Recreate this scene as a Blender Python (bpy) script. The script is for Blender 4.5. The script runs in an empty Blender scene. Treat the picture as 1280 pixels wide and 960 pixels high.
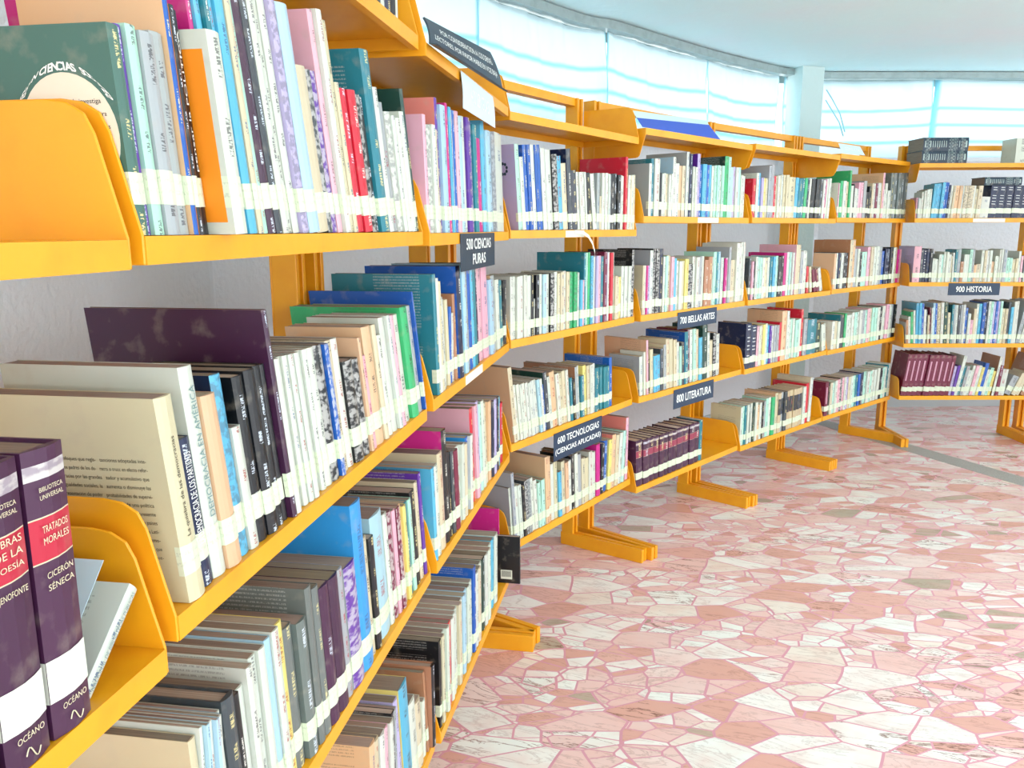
import bpy, math, random, re
from mathutils import Matrix, Vector
random.seed(7)
R_ = random.Random(11); R3_ = random.Random(5)
sc = bpy.context.scene
COL = sc.collection

# ------------------------------------------------------------------ camera
F, PIT, ROL, CH = 1009.55, 0.1897, -0.0028, 1.3612
cam_d = bpy.data.cameras.new('camera'); cam = bpy.data.objects.new('camera', cam_d); COL.objects.link(cam)
cam_d.sensor_width = 36.0; cam_d.lens = F/1280*36.0; cam_d.clip_start = 0.02; cam_d.clip_end = 100
cp, sp, cr, sr = math.cos(PIT), math.sin(PIT), math.cos(ROL), math.sin(ROL)
_R = Vector((1, 0, 0)); _U = Vector((0, sp, cp)); _F = Vector((0, cp, -sp))
RX = _R*cr + _U*sr; UX = _U*cr - _R*sr
cam.matrix_world = Matrix(((RX.x, UX.x, -_F.x, 0), (RX.y, UX.y, -_F.y, 0), (RX.z, UX.z, -_F.z, CH), (0, 0, 0, 1)))
sc.camera = cam

def pix(p):
    v = Vector((p[0], p[1], p[2]-CH)); d = v.dot(_F)
    return 640 + F*v.dot(RX)/d, 480 - F*v.dot(UX)/d
def ray(x, y):
    return _F + RX*((x-640)/F) - UX*((y-480)/F)
def on_z(x, y, z=0.0):
    r = ray(x, y); k = (z-CH)/r.z
    return (r.x*k, r.y*k)

# ------------------------------------------------------------------ world, exposure, light
w = bpy.data.worlds.new('daylight'); sc.world = w; w.use_nodes = True
bg = w.node_tree.nodes['Background']; bg.inputs[0].default_value = (0.93, 0.98, 1.0, 1); bg.inputs[1].default_value = 1.5
sc.view_settings.view_transform = 'Standard'; sc.view_settings.look = 'None'
sc.view_settings.exposure = 1.3; sc.view_settings.gamma = 1.0; sc.view_settings.use_curve_mapping = False
def area(name, loc, target, sx, sy, power, col):
    l = bpy.data.lights.new(name, 'AREA'); l.shape = 'RECTANGLE'; l.size = sx; l.size_y = sy; l.energy = power; l.color = col
    o = bpy.data.objects.new(name, l); COL.objects.link(o); o.location = loc
    o.rotation_euler = (Vector(target)-Vector(loc)).to_track_quat('-Z', 'Y').to_euler()
area('window_light_opposite', (4.2, -1.2, 1.9), (0.2, 2.8, 0.7), 3.5, 1.4, 14, (1.0, 0.98, 0.95))
area('ceiling_light_centre', (2.6, 1.9, 2.42), (2.6, 1.9, 0), 3.2, 2.6, 15, (0.97, 0.99, 1.0))  # added fill from overhead, no real fixture; lifts floor, book tops and wall

# ------------------------------------------------------------------ units: x, y, heading, width, lip heights of the four book shelves, top shelf lip, plates down
ZO = 0.18 + 0.0
BAY = {
 -1: (-0.4645, -0.1957, 0.1590, 0.9000, (1.328, 0.954, 0.641, 0.282), 1.690, False),
  0: (-0.3180,  0.7076, 0.1570, 0.9190, (1.331, 0.976, 0.622, 0.221), 1.693, False),
  1: (-0.1625,  1.6351, 0.1781, 0.8694, (1.328, 0.989, 0.630, 0.221), 1.687, False),
  2: (-0.0040,  2.5103, 0.6046, 0.8713, (1.332, 0.992, 0.655, 0.315), 1.680, False),
  3: ( 0.5162,  3.2239, 0.7384, 0.9003, (1.384, 0.994, 0.660, 0.275), 1.716, True),
  4: ( 1.1350,  3.8864, 0.7959, 0.8996, (1.386, 0.995, 0.658, 0.269), 1.722, True),
  5: ( 1.7817,  4.5150, 0.8377, 0.8937, (1.392, 0.999, 0.655, 0.271), 1.732, True),
  6: ( 2.4514,  5.0105, 1.5797, 0.8700, (1.393, 1.006, 0.624, 0.290), 1.717, True),
  7: ( 3.3450,  5.0030, 1.6700, 0.9000, (1.393, 1.006, 0.624, 0.290), 1.717, True),
}
LIP = 0.025; SD = 0.245
def bmat(b, t=0.0, off=0.0, z=0.0):
    """matrix of a frame on unit b: x along the shelf, y into the shelf, z up"""
    x, y, a = BAY[b][:3]
    dx, dy = math.sin(a), math.cos(a)
    return Matrix.Translation((x+dx*t+dy*off, y+dy*t-dx*off, z)) @ Matrix.Rotation(math.pi/2-a, 4, 'Z')
def bp(b, t, off, z):
    x, y, a = BAY[b][:3]; dx, dy = math.sin(a), math.cos(a)
    return (x+dx*t+dy*off, y+dy*t-dx*off, z)
def tz(b, x, y, off=0.0):
    bx, by, a = BAY[b][:3]; dx, dy = math.sin(a), math.cos(a); n = (dy, -dx)
    r = ray(x, y); k = (bx*n[0]+by*n[1]+off)/(r.x*n[0]+r.y*n[1])
    return (r.x*k-bx)*dx+(r.y*k-by)*dy, CH+r.z*k
def t_at(b, x, z, off=0.0):
    lo, hi = -0.1, 1.1
    if b in (-1, 0):
        lo = 0.35 if b == -1 else -0.35
    for _ in range(50):
        m = (lo+hi)/2
        if pix(bp(b, m, off, z))[0] < x: lo = m
        else: hi = m
    return (lo+hi)/2
def z_at(b, t, y, off=0.0):
    lo, hi = 0.0, 2.6
    for _ in range(50):
        m = (lo+hi)/2
        if pix(bp(b, t, off, m))[1] > y: lo = m
        else: hi = m
    return (lo+hi)/2

# ------------------------------------------------------------------ materials
def s2l(c): return tuple(((v/12.92) if v <= 0.04045 else ((v+0.055)/1.055)**2.4) for v in c)
def mat(name, col, rough=0.5, bump=0.0, bscale=60, var=0.0, vscale=8, metal=0.0, vcol=None, spec=0.5):
    m = bpy.data.materials.new(name); m.use_nodes = True; nt = m.node_tree; N = nt.nodes; L = nt.links
    b = N['Principled BSDF']; b.inputs['Roughness'].default_value = rough; b.inputs['Metallic'].default_value = metal
    b.inputs['Specular IOR Level'].default_value = spec
    c = s2l(col)+(1,)
    b.inputs['Base Color'].default_value = c
    tc = N.new('ShaderNodeTexCoord')
    if var > 0:
        n = N.new('ShaderNodeTexNoise'); n.inputs['Scale'].default_value = vscale; n.inputs['Detail'].default_value = 6
        L.new(tc.outputs['Object'], n.inputs['Vector'])
        mr = N.new('ShaderNodeMapRange'); mr.inputs['From Min'].default_value = 0.45; mr.inputs['From Max'].default_value = 0.75; mr.inputs['To Max'].default_value = var
        mx = N.new('ShaderNodeMix'); mx.data_type = 'RGBA'; mx.inputs[6].default_value = c
        mx.inputs[7].default_value = (s2l(vcol)+(1,)) if vcol else tuple(v*0.6 for v in c[:3])+(1,)
        L.new(n.outputs['Fac'], mr.inputs['Value']); L.new(mr.outputs[0], mx.inputs[0]); L.new(mx.outputs[2], b.inputs['Base Color'])
    if bump > 0:
        n2 = N.new('ShaderNodeTexNoise'); n2.inputs['Scale'].default_value = bscale; n2.inputs['Detail'].default_value = 5
        L.new(tc.outputs['Object'], n2.inputs['Vector'])
        bu = N.new('ShaderNodeBump'); bu.inputs['Strength'].default_value = bump; bu.inputs['Distance'].default_value = 0.01
        L.new(n2.outputs['Fac'], bu.inputs['Height']); L.new(bu.outputs[0], b.inputs['Normal'])
    return m
M = {}
M['paint'] = mat('orange_yellow_enamel', (0.93, 0.645, 0.09), 0.38, 0.05, 30, 0.35, 14, vcol=(0.85, 0.52, 0.05))
M['scuff'] = mat('scuffed_enamel', (0.42, 0.30, 0.12), 0.7)
M['wall'] = mat('white_rough_plaster', (0.94, 0.96, 0.99), 0.9, 0.5, 45)
M['ceil'] = mat('white_ceiling_plaster', (0.87, 0.98, 1.0), 0.95, 0.35, 18, 0.5, 1.3, vcol=(0.93, 0.93, 0.97))
M['base'] = mat('grey_baseboard', (0.72, 0.75, 0.76), 0.6, 0.1, 30)
M['grey_strip'] = mat('grey_terrazzo_strip', (0.68, 0.68, 0.66), 0.5, 0.1, 200, 0.8, 160, vcol=(0.50, 0.50, 0.48))
M['slate'] = mat('slate_blue_plastic', (0.12, 0.20, 0.27), 0.45, 0.02, 30)
M['navy_sign'] = mat('navy_sign_board', (0.07, 0.19, 0.30), 0.45, 0.02, 30)
M['white_ink'] = mat('white_lettering', (0.95, 0.97, 0.95), 0.6)
M['pale_ink'] = mat('pale_lettering', (0.97, 1.0, 1.0), 0.6)
M['dark_ink'] = mat('dark_lettering', (0.22, 0.18, 0.15), 0.7)
M['gold_ink'] = mat('gold_lettering', (0.86, 0.83, 0.70), 0.4)
M['grey_ink'] = mat('grey_green_lettering', (0.45, 0.58, 0.58), 0.6)
M['red_block'] = mat('crimson_title_block', (0.83, 0.10, 0.22), 0.45)
M['white_paper'] = mat('white_paper', (0.88, 0.90, 0.84), 0.7)
M['pale_paper'] = mat('pale_blue_paper', (0.80, 0.89, 0.93), 0.6)
M['blue_card'] = mat('royal_blue_card', (0.22, 0.37, 0.80), 0.5)
M['mint_card'] = mat('pale_green_card', (0.83, 0.95, 0.92), 0.6)
M['cream_oval'] = mat('cream_printed_oval', (0.90, 0.86, 0.78), 0.7)
M['alu'] = mat('grey_aluminium_rail', (0.66, 0.72, 0.72), 0.35, 0, 0, 0.5, 20, metal=0.3)
M['orange_panel'] = mat('orange_cover_panel', (0.93, 0.55, 0.08), 0.5)

def attr(N, name):
    a = N.new('ShaderNodeAttribute'); a.attribute_type = 'GEOMETRY'; a.attribute_name = name; return a
def math_n(N, L, op, a, b=None, c=None):
    n = N.new('ShaderNodeMath'); n.operation = op
    for i, v in enumerate((a, b, c)):
        if v is None: continue
        if isinstance(v, (int, float)): n.inputs[i].default_value = v
        else: L.new(v, n.inputs[i])
    return n.outputs[0]
def cover_material():
    """printed covers: 'col' base colour, 'ink' second colour, 'uvs' = (across 0-1, height in m + seed, style) ; style 1 title lettering, 2 picture, 3 back cover text"""
    m = bpy.data.materials.new('printed_book_cover'); m.use_nodes = True; nt = m.node_tree; N = nt.nodes; L = nt.links
    b = N['Principled BSDF']; b.inputs['Roughness'].default_value = 0.36
    col, ink, uvs = attr(N, 'col'), attr(N, 'ink'), attr(N, 'uvs')
    sx = N.new('ShaderNodeSeparateXYZ'); L.new(uvs.outputs['Vector'], sx.inputs[0])
    u, v, s = sx.outputs[0], sx.outputs[1], sx.outputs[2]
    def noise(vx, vy, scale, detail=2):
        c = N.new('ShaderNodeCombineXYZ'); L.new(vx, c.inputs[0]); L.new(vy, c.inputs[1])
        n = N.new('ShaderNodeTexNoise'); n.inputs['Scale'].default_value = scale; n.inputs['Detail'].default_value = detail
        L.new(c.outputs[0], n.inputs['Vector']); return n.outputs['Fac']
    # lettering: glyph noise along the spine, gated into words
    g = noise(math_n(N, L, 'MULTIPLY', u, 3.2), math_n(N, L, 'MULTIPLY', v, 560), 1.0, 1)
    wd = noise(math_n(N, L, 'MULTIPLY', v, 0.001), math_n(N, L, 'MULTIPLY', v, 26), 1.0, 0)
    g = math_n(N, L, 'GREATER_THAN', g, 0.5); wd = math_n(N, L, 'GREATER_THAN', wd, 0.52)
    uin = math_n(N, L, 'COMPARE', u, 0.5, 0.16)
    t1 = math_n(N, L, 'MULTIPLY', math_n(N, L, 'MULTIPLY', g, wd), uin)
    t1 = math_n(N, L, 'MULTIPLY', t1, math_n(N, L, 'COMPARE', s, 1.0, 0.2))
    # picture
    pc = noise(math_n(N, L, 'MULTIPLY', u, 2.2), math_n(N, L, 'MULTIPLY', v, 110), 1.0, 5)
    pr = N.new('ShaderNodeMapRange'); pr.inputs['From Min'].default_value = 0.44; pr.inputs['From Max'].default_value = 0.56; L.new(pc, pr.inputs['Value'])
    t2 = math_n(N, L, 'MULTIPLY', pr.outputs[0], math_n(N, L, 'COMPARE', s, 2.0, 0.2))
    # lines of small text on a back cover (u = metres from the spine)
    ln = math_n(N, L, 'LESS_THAN', math_n(N, L, 'FRACT', math_n(N, L, 'MULTIPLY', v, 165)), 0.45)
    gt = math_n(N, L, 'GREATER_THAN', noise(math_n(N, L, 'MULTIPLY', u, 700), math_n(N, L, 'MULTIPLY', v, 165), 1.0, 1), 0.46)
    ur = math_n(N, L, 'COMPARE', u, 0.078, 0.05)
    t3 = math_n(N, L, 'MULTIPLY', math_n(N, L, 'MULTIPLY', ln, gt), ur)
    blk = math_n(N, L, 'GREATER_THAN', noise(math_n(N, L, 'MULTIPLY', u, 0.01), math_n(N, L, 'MULTIPLY', v, 20), 1.0, 0), 0.45)
    t3 = math_n(N, L, 'MULTIPLY', math_n(N, L, 'MULTIPLY', t3, blk), math_n(N, L, 'COMPARE', s, 3.0, 0.2))
    tt = math_n(N, L, 'MAXIMUM', math_n(N, L, 'MAXIMUM', math_n(N, L, 'MULTIPLY', t1, 0.75), math_n(N, L, 'MULTIPLY', t2, 0.5)), math_n(N, L, 'MULTIPLY', t3, 0.4))
    mx = N.new('ShaderNodeMix'); mx.data_type = 'RGBA'
    L.new(tt, mx.inputs[0]); L.new(col.outputs['Color'], mx.inputs[6]); L.new(ink.outputs['Color'], mx.inputs[7])
    # rubbed edges and stains
    tc = N.new('ShaderNodeTexCoord'); n = N.new('ShaderNodeTexNoise'); n.inputs['Scale'].default_value = 35; n.inputs['Detail'].default_value = 6
    L.new(tc.outputs['Object'], n.inputs['Vector'])
    mr = N.new('ShaderNodeMapRange'); mr.inputs['From Min'].default_value = 0.55; mr.inputs['From Max'].default_value = 0.8; mr.inputs['To Max'].default_value = 0.35
    L.new(n.outputs['Fac'], mr.inputs['Value'])
    m2 = N.new('ShaderNodeMix'); m2.data_type = 'RGBA'; m2.inputs[7].default_value = s2l((0.72, 0.68, 0.6))+(1,)
    L.new(mr.outputs[0], m2.inputs[0]); L.new(mx.outputs[2], m2.inputs[6]); L.new(m2.outputs[2], b.inputs['Base Color'])
    return m
M['cover'] = cover_material()
def pages_material():
    m = bpy.data.materials.new('browned_page_edges'); m.use_nodes = True; nt = m.node_tree; N = nt.nodes; L = nt.links
    b = N['Principled BSDF']; b.inputs['Roughness'].default_value = 0.9; b.inputs['Specular IOR Level'].default_value = 0.1
    col, uvs = attr(N, 'col'), attr(N, 'uvs')
    sx = N.new('ShaderNodeSeparateXYZ'); L.new(uvs.outputs['Vector'], sx.inputs[0])
    c = N.new('ShaderNodeCombineXYZ'); L.new(math_n(N, L, 'MULTIPLY', sx.outputs[0], 900), c.inputs[0]); L.new(math_n(N, L, 'MULTIPLY', sx.outputs[1], 9), c.inputs[1])
    n = N.new('ShaderNodeTexNoise'); n.inputs['Scale'].default_value = 1.0; n.inputs['Detail'].default_value = 3; L.new(c.outputs[0], n.inputs['Vector'])
    mr = N.new('ShaderNodeMapRange'); mr.inputs['From Min'].default_value = 0.35; mr.inputs['From Max'].default_value = 0.7
    mr.inputs['To Min'].default_value = 1.15; mr.inputs['To Max'].default_value = 0.72; L.new(n.outputs['Fac'], mr.inputs['Value'])
    vm = N.new('ShaderNodeVectorMath'); vm.operation = 'SCALE'; L.new(col.outputs['Color'], vm.inputs[0]); L.new(mr.outputs[0], vm.inputs['Scale'])
    L.new(vm.outputs[0], b.inputs['Base Color'])
    return m
M['pages'] = pages_material()
def label_material():
    m = bpy.data.materials.new('call_number_sticker'); m.use_nodes = True; nt = m.node_tree; N = nt.nodes; L = nt.links
    b = N['Principled BSDF']; b.inputs['Roughness'].default_value = 0.3
    uvs = attr(N, 'uvs'); sx = N.new('ShaderNodeSeparateXYZ'); L.new(uvs.outputs['Vector'], sx.inputs[0])
    u, v = sx.outputs[0], sx.outputs[1]
    ln = math_n(N, L, 'LESS_THAN', math_n(N, L, 'FRACT', math_n(N, L, 'MULTIPLY', v, 3.0)), 0.42)
    c = N.new('ShaderNodeCombineXYZ'); L.new(math_n(N, L, 'MULTIPLY', u, 650), c.inputs[0]); L.new(math_n(N, L, 'MULTIPLY', v, 9), c.inputs[1]); L.new(sx.outputs[2], c.inputs[2])
    n = N.new('ShaderNodeTexNoise'); n.inputs['Scale'].default_value = 1; L.new(c.outputs[0], n.inputs['Vector'])
    g = math_n(N, L, 'GREATER_THAN', n.outputs['Fac'], 0.54)
    vin = math_n(N, L, 'COMPARE', v, 0.5, 0.34)
    t = math_n(N, L, 'MULTIPLY', math_n(N, L, 'MULTIPLY', math_n(N, L, 'MULTIPLY', ln, g), vin), 0.22)
    mx = N.new('ShaderNodeMix'); mx.data_type = 'RGBA'; mx.inputs[6].default_value = s2l((0.83, 0.87, 0.77))+(1,); mx.inputs[7].default_value = s2l((0.35, 0.38, 0.36))+(1,)
    L.new(t, mx.inputs[0]); L.new(mx.outputs[2], b.inputs['Base Color'])
    return m
M['label'] = label_material()

def floor_material():
    m = bpy.data.materials.new('crazy_paved_pink_marble'); m.use_nodes = True; nt = m.node_tree; N = nt.nodes; L = nt.links
    b = N['Principled BSDF']; b.inputs['Roughness'].default_value = 0.25; b.inputs['Specular IOR Level'].default_value = 0.4
    tc = N.new('ShaderNodeTexCoord')
    mp = N.new('ShaderNodeMapping'); mp.inputs['Rotation'].default_value = (0, 0, 0.6); mp.inputs['Scale'].default_value = (0.85, 1.5, 1.0)
    L.new(tc.outputs['Object'], mp.inputs['Vector'])
    dn = N.new('ShaderNodeTexNoise'); dn.inputs['Scale'].default_value = 1.6; dn.inputs['Detail'].default_value = 1; L.new(mp.outputs[0], dn.inputs['Vector'])
    vm = N.new('ShaderNodeVectorMath'); vm.operation = 'MULTIPLY_ADD'; vm.inputs[1].default_value = (0.16, 0.16, 0.16)
    L.new(dn.outputs['Color'], vm.inputs[0]); L.new(mp.outputs[0], vm.inputs[2])
    def vor(scale, feat, vec):
        v = N.new('ShaderNodeTexVoronoi'); v.voronoi_dimensions = '2D'; v.feature = feat; v.inputs['Scale'].default_value = scale; v.inputs['Randomness'].default_value = 1.0
        L.new(vec, v.inputs['Vector']); return v
    S1, S2 = 7.2, 12.5
    e1, c1 = vor(S1, 'DISTANCE_TO_EDGE', vm.outputs[0]), vor(S1, 'F1', vm.outputs[0])
    e2, c2 = vor(S2, 'DISTANCE_TO_EDGE', vm.outputs[0]), vor(S2, 'F1', vm.outputs[0])
    sp1 = N.new('ShaderNodeSeparateColor'); L.new(c1.outputs['Color'], sp1.inputs[0])
    sp2 = N.new('ShaderNodeSeparateColor'); L.new(c2.outputs['Color'], sp2.inputs[0])
    split = math_n(N, L, 'GREATER_THAN', sp1.outputs[2], 0.45)          # these large pieces are broken into small ones
    g1 = math_n(N, L, 'GREATER_THAN', e1.outputs['Distance'], 0.026)
    g2 = math_n(N, L, 'MULTIPLY', math_n(N, L, 'GREATER_THAN', e2.outputs['Distance'], 0.037), 1.0)
    inv = math_n(N, L, 'SUBTRACT', 1.0, split)
    g2s = math_n(N, L, 'MAXIMUM', g2, inv)
    stone = math_n(N, L, 'MULTIPLY', g1, g2s)
    rnd = math_n(N, L, 'FRACT', math_n(N, L, 'ADD', sp1.outputs[0], math_n(N, L, 'MULTIPLY', sp2.outputs[0], split)))
    cr_ = N.new('ShaderNodeValToRGB'); cr_.color_ramp.interpolation = 'CONSTANT'
    pal = [(0.0, (0.93, 0.79, 0.76)), (0.12, (0.95, 0.94, 0.91)), (0.30, (0.90, 0.71, 0.66)), (0.38, (0.94, 0.86, 0.83)), (0.50, (0.94, 0.95, 0.92)), (0.66, (0.92, 0.80, 0.77)),
           (0.78, (0.87, 0.67, 0.61)), (0.88, (0.93, 0.89, 0.84)), (0.975, (0.72, 0.67, 0.59))]
    el = cr_.color_ramp.elements
    el[0].position = 0; el[0].color = s2l(pal[0][1])+(1,); el[1].position = pal[1][0]; el[1].color = s2l(pal[1][1])+(1,)
    for p, c in pal[2:]:
        e = el.new(p); e.color = s2l(c)+(1,)
    L.new(rnd, cr_.inputs[0])
    # veins
    vn = N.new('ShaderNodeTexNoise'); vn.inputs['Scale'].default_value = 4.5; vn.inputs['Detail'].default_value = 7; vn.inputs['Roughness'].default_value = 0.65; vn.inputs['Distortion'].default_value = 1.6
    off = N.new('ShaderNodeVectorMath'); off.operation = 'MULTIPLY_ADD'; off.inputs[1].default_value = (7, 7, 7); L.new(c1.outputs['Color'], off.inputs[0]); L.new(vm.outputs[0], off.inputs[2])
    st_ = N.new('ShaderNodeVectorMath'); st_.operation = 'MULTIPLY'; st_.inputs[1].default_value = (0.8, 2.6, 1.0); L.new(off.outputs[0], st_.inputs[0]); L.new(st_.outputs[0], vn.inputs['Vector'])
    vd = math_n(N, L, 'ABSOLUTE', math_n(N, L, 'SUBTRACT', vn.outputs['Fac'], 0.5))
    vr = N.new('ShaderNodeMapRange'); vr.inputs['From Min'].default_value = 0.0; vr.inputs['From Max'].default_value = 0.026; vr.inputs['To Min'].default_value = 1; vr.inputs['To Max'].default_value = 0; L.new(vd, vr.inputs['Value'])
    heavy = math_n(N, L, 'GREATER_THAN', sp1.outputs[1], 0.83)
    amt = math_n(N, L, 'MULTIPLY', vr.outputs[0], math_n(N, L, 'ADD', math_n(N, L, 'MULTIPLY', heavy, 0.65), 0.32))
    mx = N.new('ShaderNodeMix'); mx.data_type = 'RGBA'; mx.inputs[7].default_value = s2l((0.52, 0.36, 0.31))+(1,)
    L.new(amt, mx.inputs[0]); L.new(cr_.outputs[0], mx.inputs[6])
    cl = N.new('ShaderNodeTexNoise'); cl.inputs['Scale'].default_value = 9; cl.inputs['Detail'].default_value = 5; L.new(off.outputs[0], cl.inputs['Vector'])
    cm = N.new('ShaderNodeMapRange'); cm.inputs['From Min'].default_value = 0.42; cm.inputs['From Max'].default_value = 0.72; cm.inputs['To Max'].default_value = 0.38; L.new(cl.outputs['Fac'], cm.inputs['Value'])
    m3 = N.new('ShaderNodeMix'); m3.data_type = 'RGBA'; m3.inputs[7].default_value = s2l((0.90, 0.70, 0.66))+(1,); L.new(cm.outputs[0], m3.inputs[0]); L.new(mx.outputs[2], m3.inputs[6])
    fm = N.new('ShaderNodeMix'); fm.data_type = 'RGBA'; fm.inputs[6].default_value = s2l((0.84, 0.60, 0.65))+(1,)
    L.new(stone, fm.inputs[0]); L.new(m3.outputs[2], fm.inputs[7]); L.new(fm.outputs[2], b.inputs['Base Color'])
    rr = N.new('ShaderNodeMapRange'); rr.inputs['To Min'].default_value = 0.6; rr.inputs['To Max'].default_value = 0.24; L.new(stone, rr.inputs['Value']); L.new(rr.outputs[0], b.inputs['Roughness'])
    return m
M['floor'] = floor_material()
def curtain_material():
    m = bpy.data.materials.new('sheer_white_curtain'); m.use_nodes = True; nt = m.node_tree; N = nt.nodes; L = nt.links
    N.remove(N['Principled BSDF']); out = N['Material Output']
    col = attr(N, 'col')
    d = N.new('ShaderNodeBsdfDiffuse'); t = N.new('ShaderNodeBsdfTranslucent'); mx = N.new('ShaderNodeMixShader'); mx.inputs[0].default_value = 0.62
    L.new(col.outputs['Color'], d.inputs[0]); L.new(col.outputs['Color'], t.inputs[0])
    L.new(d.outputs[0], mx.inputs[1]); L.new(t.outputs[0], mx.inputs[2]); L.new(mx.outputs[0], out.inputs[0])
    return m
M['curtain'] = curtain_material()

# ------------------------------------------------------------------ mesh helpers
class MB:
    def __init__(s): s.v = []; s.f = []; s.m = []; s.col = []; s.ink = []; s.uvs = []
    def quad(s, ps, mi=0, col=(1, 1, 1), ink=(0, 0, 0), uvs=None):
        i = len(s.v); s.v += [tuple(p) for p in ps]; s.f.append(tuple(range(i, i+len(ps)))); s.m.append(mi)
        s.col += [col]*len(ps); s.ink += [ink]*len(ps); s.uvs += (uvs or [(0, 0, 0)]*len(ps))
    def box(s, x0, x1, y0, y1, z0, z1, mi=0):
        i = len(s.v)
        s.v += [(x, y, z) for z in (z0, z1) for x, y in ((x0, y0), (x1, y0), (x1, y1), (x0, y1))]
        for f in ((0, 3, 2, 1), (4, 5, 6, 7), (0, 1, 5, 4), (1, 2, 6, 5), (2, 3, 7, 6), (3, 0, 4, 7)):
            s.f.append(tuple(i+k for k in f)); s.m.append(mi)
        s.col += [(1, 1, 1)]*8; s.ink += [(0, 0, 0)]*8; s.uvs += [(0, 0, 0)]*8
    def prism(s, pts, axis, a, b, mi=0):
        """pts: 2D outline (counter-clockwise); extruded along axis from a to b"""
        n = len(pts); i = len(s.v)
        for q in (a, b):
            for p in pts:
                s.v.append({'x': (q, p[0], p[1]), 'y': (p[0], q, p[1]), 'z': (p[0], p[1], q)}[axis])
        s.f.append(tuple(i+k for k in reversed(range(n)))); s.m.append(mi)
        s.f.append(tuple(i+n+k for k in range(n))); s.m.append(mi)
        for k in range(n):
            j = (k+1) % n; s.f.append((i+k, i+j, i+n+j, i+n+k)); s.m.append(mi)
        s.col += [(1, 1, 1)]*2*n; s.ink += [(0, 0, 0)]*2*n; s.uvs += [(0, 0, 0)]*2*n
    def mesh(s, name, mats, attrs=False, recalc=False):
        me = bpy.data.meshes.new(name); me.from_pydata(s.v, [], s.f)
        for m in mats: me.materials.append(m)
        if len(mats) > 1: me.polygons.foreach_set('material_index', s.m)
        if attrs:
            for nm, data in (('col', s.col), ('ink', s.ink)):
                a = me.attributes.new(nm, 'FLOAT_COLOR', 'POINT'); a.data.foreach_set('color', [c for q in data for c in (q[0], q[1], q[2], 1.0)])
            a = me.attributes.new('uvs', 'FLOAT_VECTOR', 'POINT'); a.data.foreach_set('vector', [c for q in s.uvs for c in q])
        if recalc:
            import bmesh
            bm = bmesh.new(); bm.from_mesh(me); bmesh.ops.recalc_face_normals(bm, faces=bm.faces); bm.to_mesh(me); bm.free()
        me.update(); return me
def link(name, me, parent=None, mw=None):
    o = bpy.data.objects.new(name, me); COL.objects.link(o)
    if parent is not None: o.parent = parent
    if mw is not None: o.matrix_local = mw
    return o
def tag(o, label=None, cat=None, group=None, kind=None):
    if label: o['label'] = label
    if cat: o['category'] = cat
    if group: o['group'] = group
    if kind: o['kind'] = kind
    return o
def bevel(o, w=0.0015, seg=2):
    md = o.modifiers.new('bevel', 'BEVEL'); md.width = w; md.segments = seg; md.limit_method = 'ANGLE'; md.angle_limit = 0.6
def text_mesh(txt, w, h, depth=0.0004, bold=0.0, align='fit', mat_=None):
    """flat lettering in the x-y plane, origin at centre, scaled to w x h"""
    cu = bpy.data.curves.new('lettering', 'FONT'); cu.body = txt; cu.size = 1.0; cu.offset = bold; cu.align_x = 'CENTER'; cu.resolution_u = 3
    o = bpy.data.objects.new('tmp_lettering', cu); COL.objects.link(o)
    bpy.context.view_layer.update()
    me = bpy.data.meshes.new_from_object(o.evaluated_get(bpy.context.evaluated_depsgraph_get()))
    bpy.data.objects.remove(o); bpy.data.curves.remove(cu)
    xs = [v.co.x for v in me.vertices]; ys = [v.co.y for v in me.vertices]
    x0, x1, y0, y1 = min(xs), max(xs), min(ys), max(ys)
    sx = w/(x1-x0); sy = h/(y1-y0)
    if align == 'w': sy = sx
    if align == 'h': sx = sy
    for v in me.vertices: v.co = ((v.co.x-(x0+x1)/2)*sx, (v.co.y-(y0+y1)/2)*sy, depth)
    me.materials.clear()
    if mat_: me.materials.append(mat_)
    return me

# ------------------------------------------------------------------ the room
def struct(name, me, mw=None): o = link(name, me, None, mw); o['kind'] = 'structure'; return o
CZ = 2.46
WALLPX = [(650, 0), (700, 10), (765, 26), (830, 46), (892, 64), (940, 76), (980, 85)]
wl = [on_z(x, y, CZ) for x, y in WALLPX]
# wall line: behind the near units, then along the ceiling line of the photo, then across
def offp(b, t, off): q = bp(b, t, off, 0); return (q[0], q[1])
WL = [offp(-1, -1.6, -0.62), offp(-1, 0.0, -0.62), offp(0, 0.0, -0.64), offp(0, 0.9, -0.70), offp(1, 0.5, -0.78), offp(2, -0.25, -0.95)] + [wl[1], wl[2], wl[3], wl[4], wl[5], wl[6]]
yb = 6.12
WL += [(2.28, 6.11), (3.07, 6.12), (3.9, 6.14), (5.2, 6.18), (6.8, 6.10), (8.6, 5.8)]
WPTS = WL
def smooth_line(pts, n=6):
    out = []
    for i in range(len(pts)-1):
        p0 = pts[max(i-1, 0)]; p1 = pts[i]; p2 = pts[i+1]; p3 = pts[min(i+2, len(pts)-1)]
        for k in range(n):
            t = k/n
            out.append(tuple(0.5*((2*p1[j])+(-p0[j]+p2[j])*t+(2*p0[j]-5*p1[j]+4*p2[j]-p3[j])*t*t+(-p0[j]+3*p1[j]-3*p2[j]+p3[j])*t*t*t) for j in (0, 1)))
    out.append(pts[-1]); return out
LW = smooth_line(WL[:12], 6)       # curved side wall
FW = WL[11:]                       # far wall
SILL = 1.865
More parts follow.
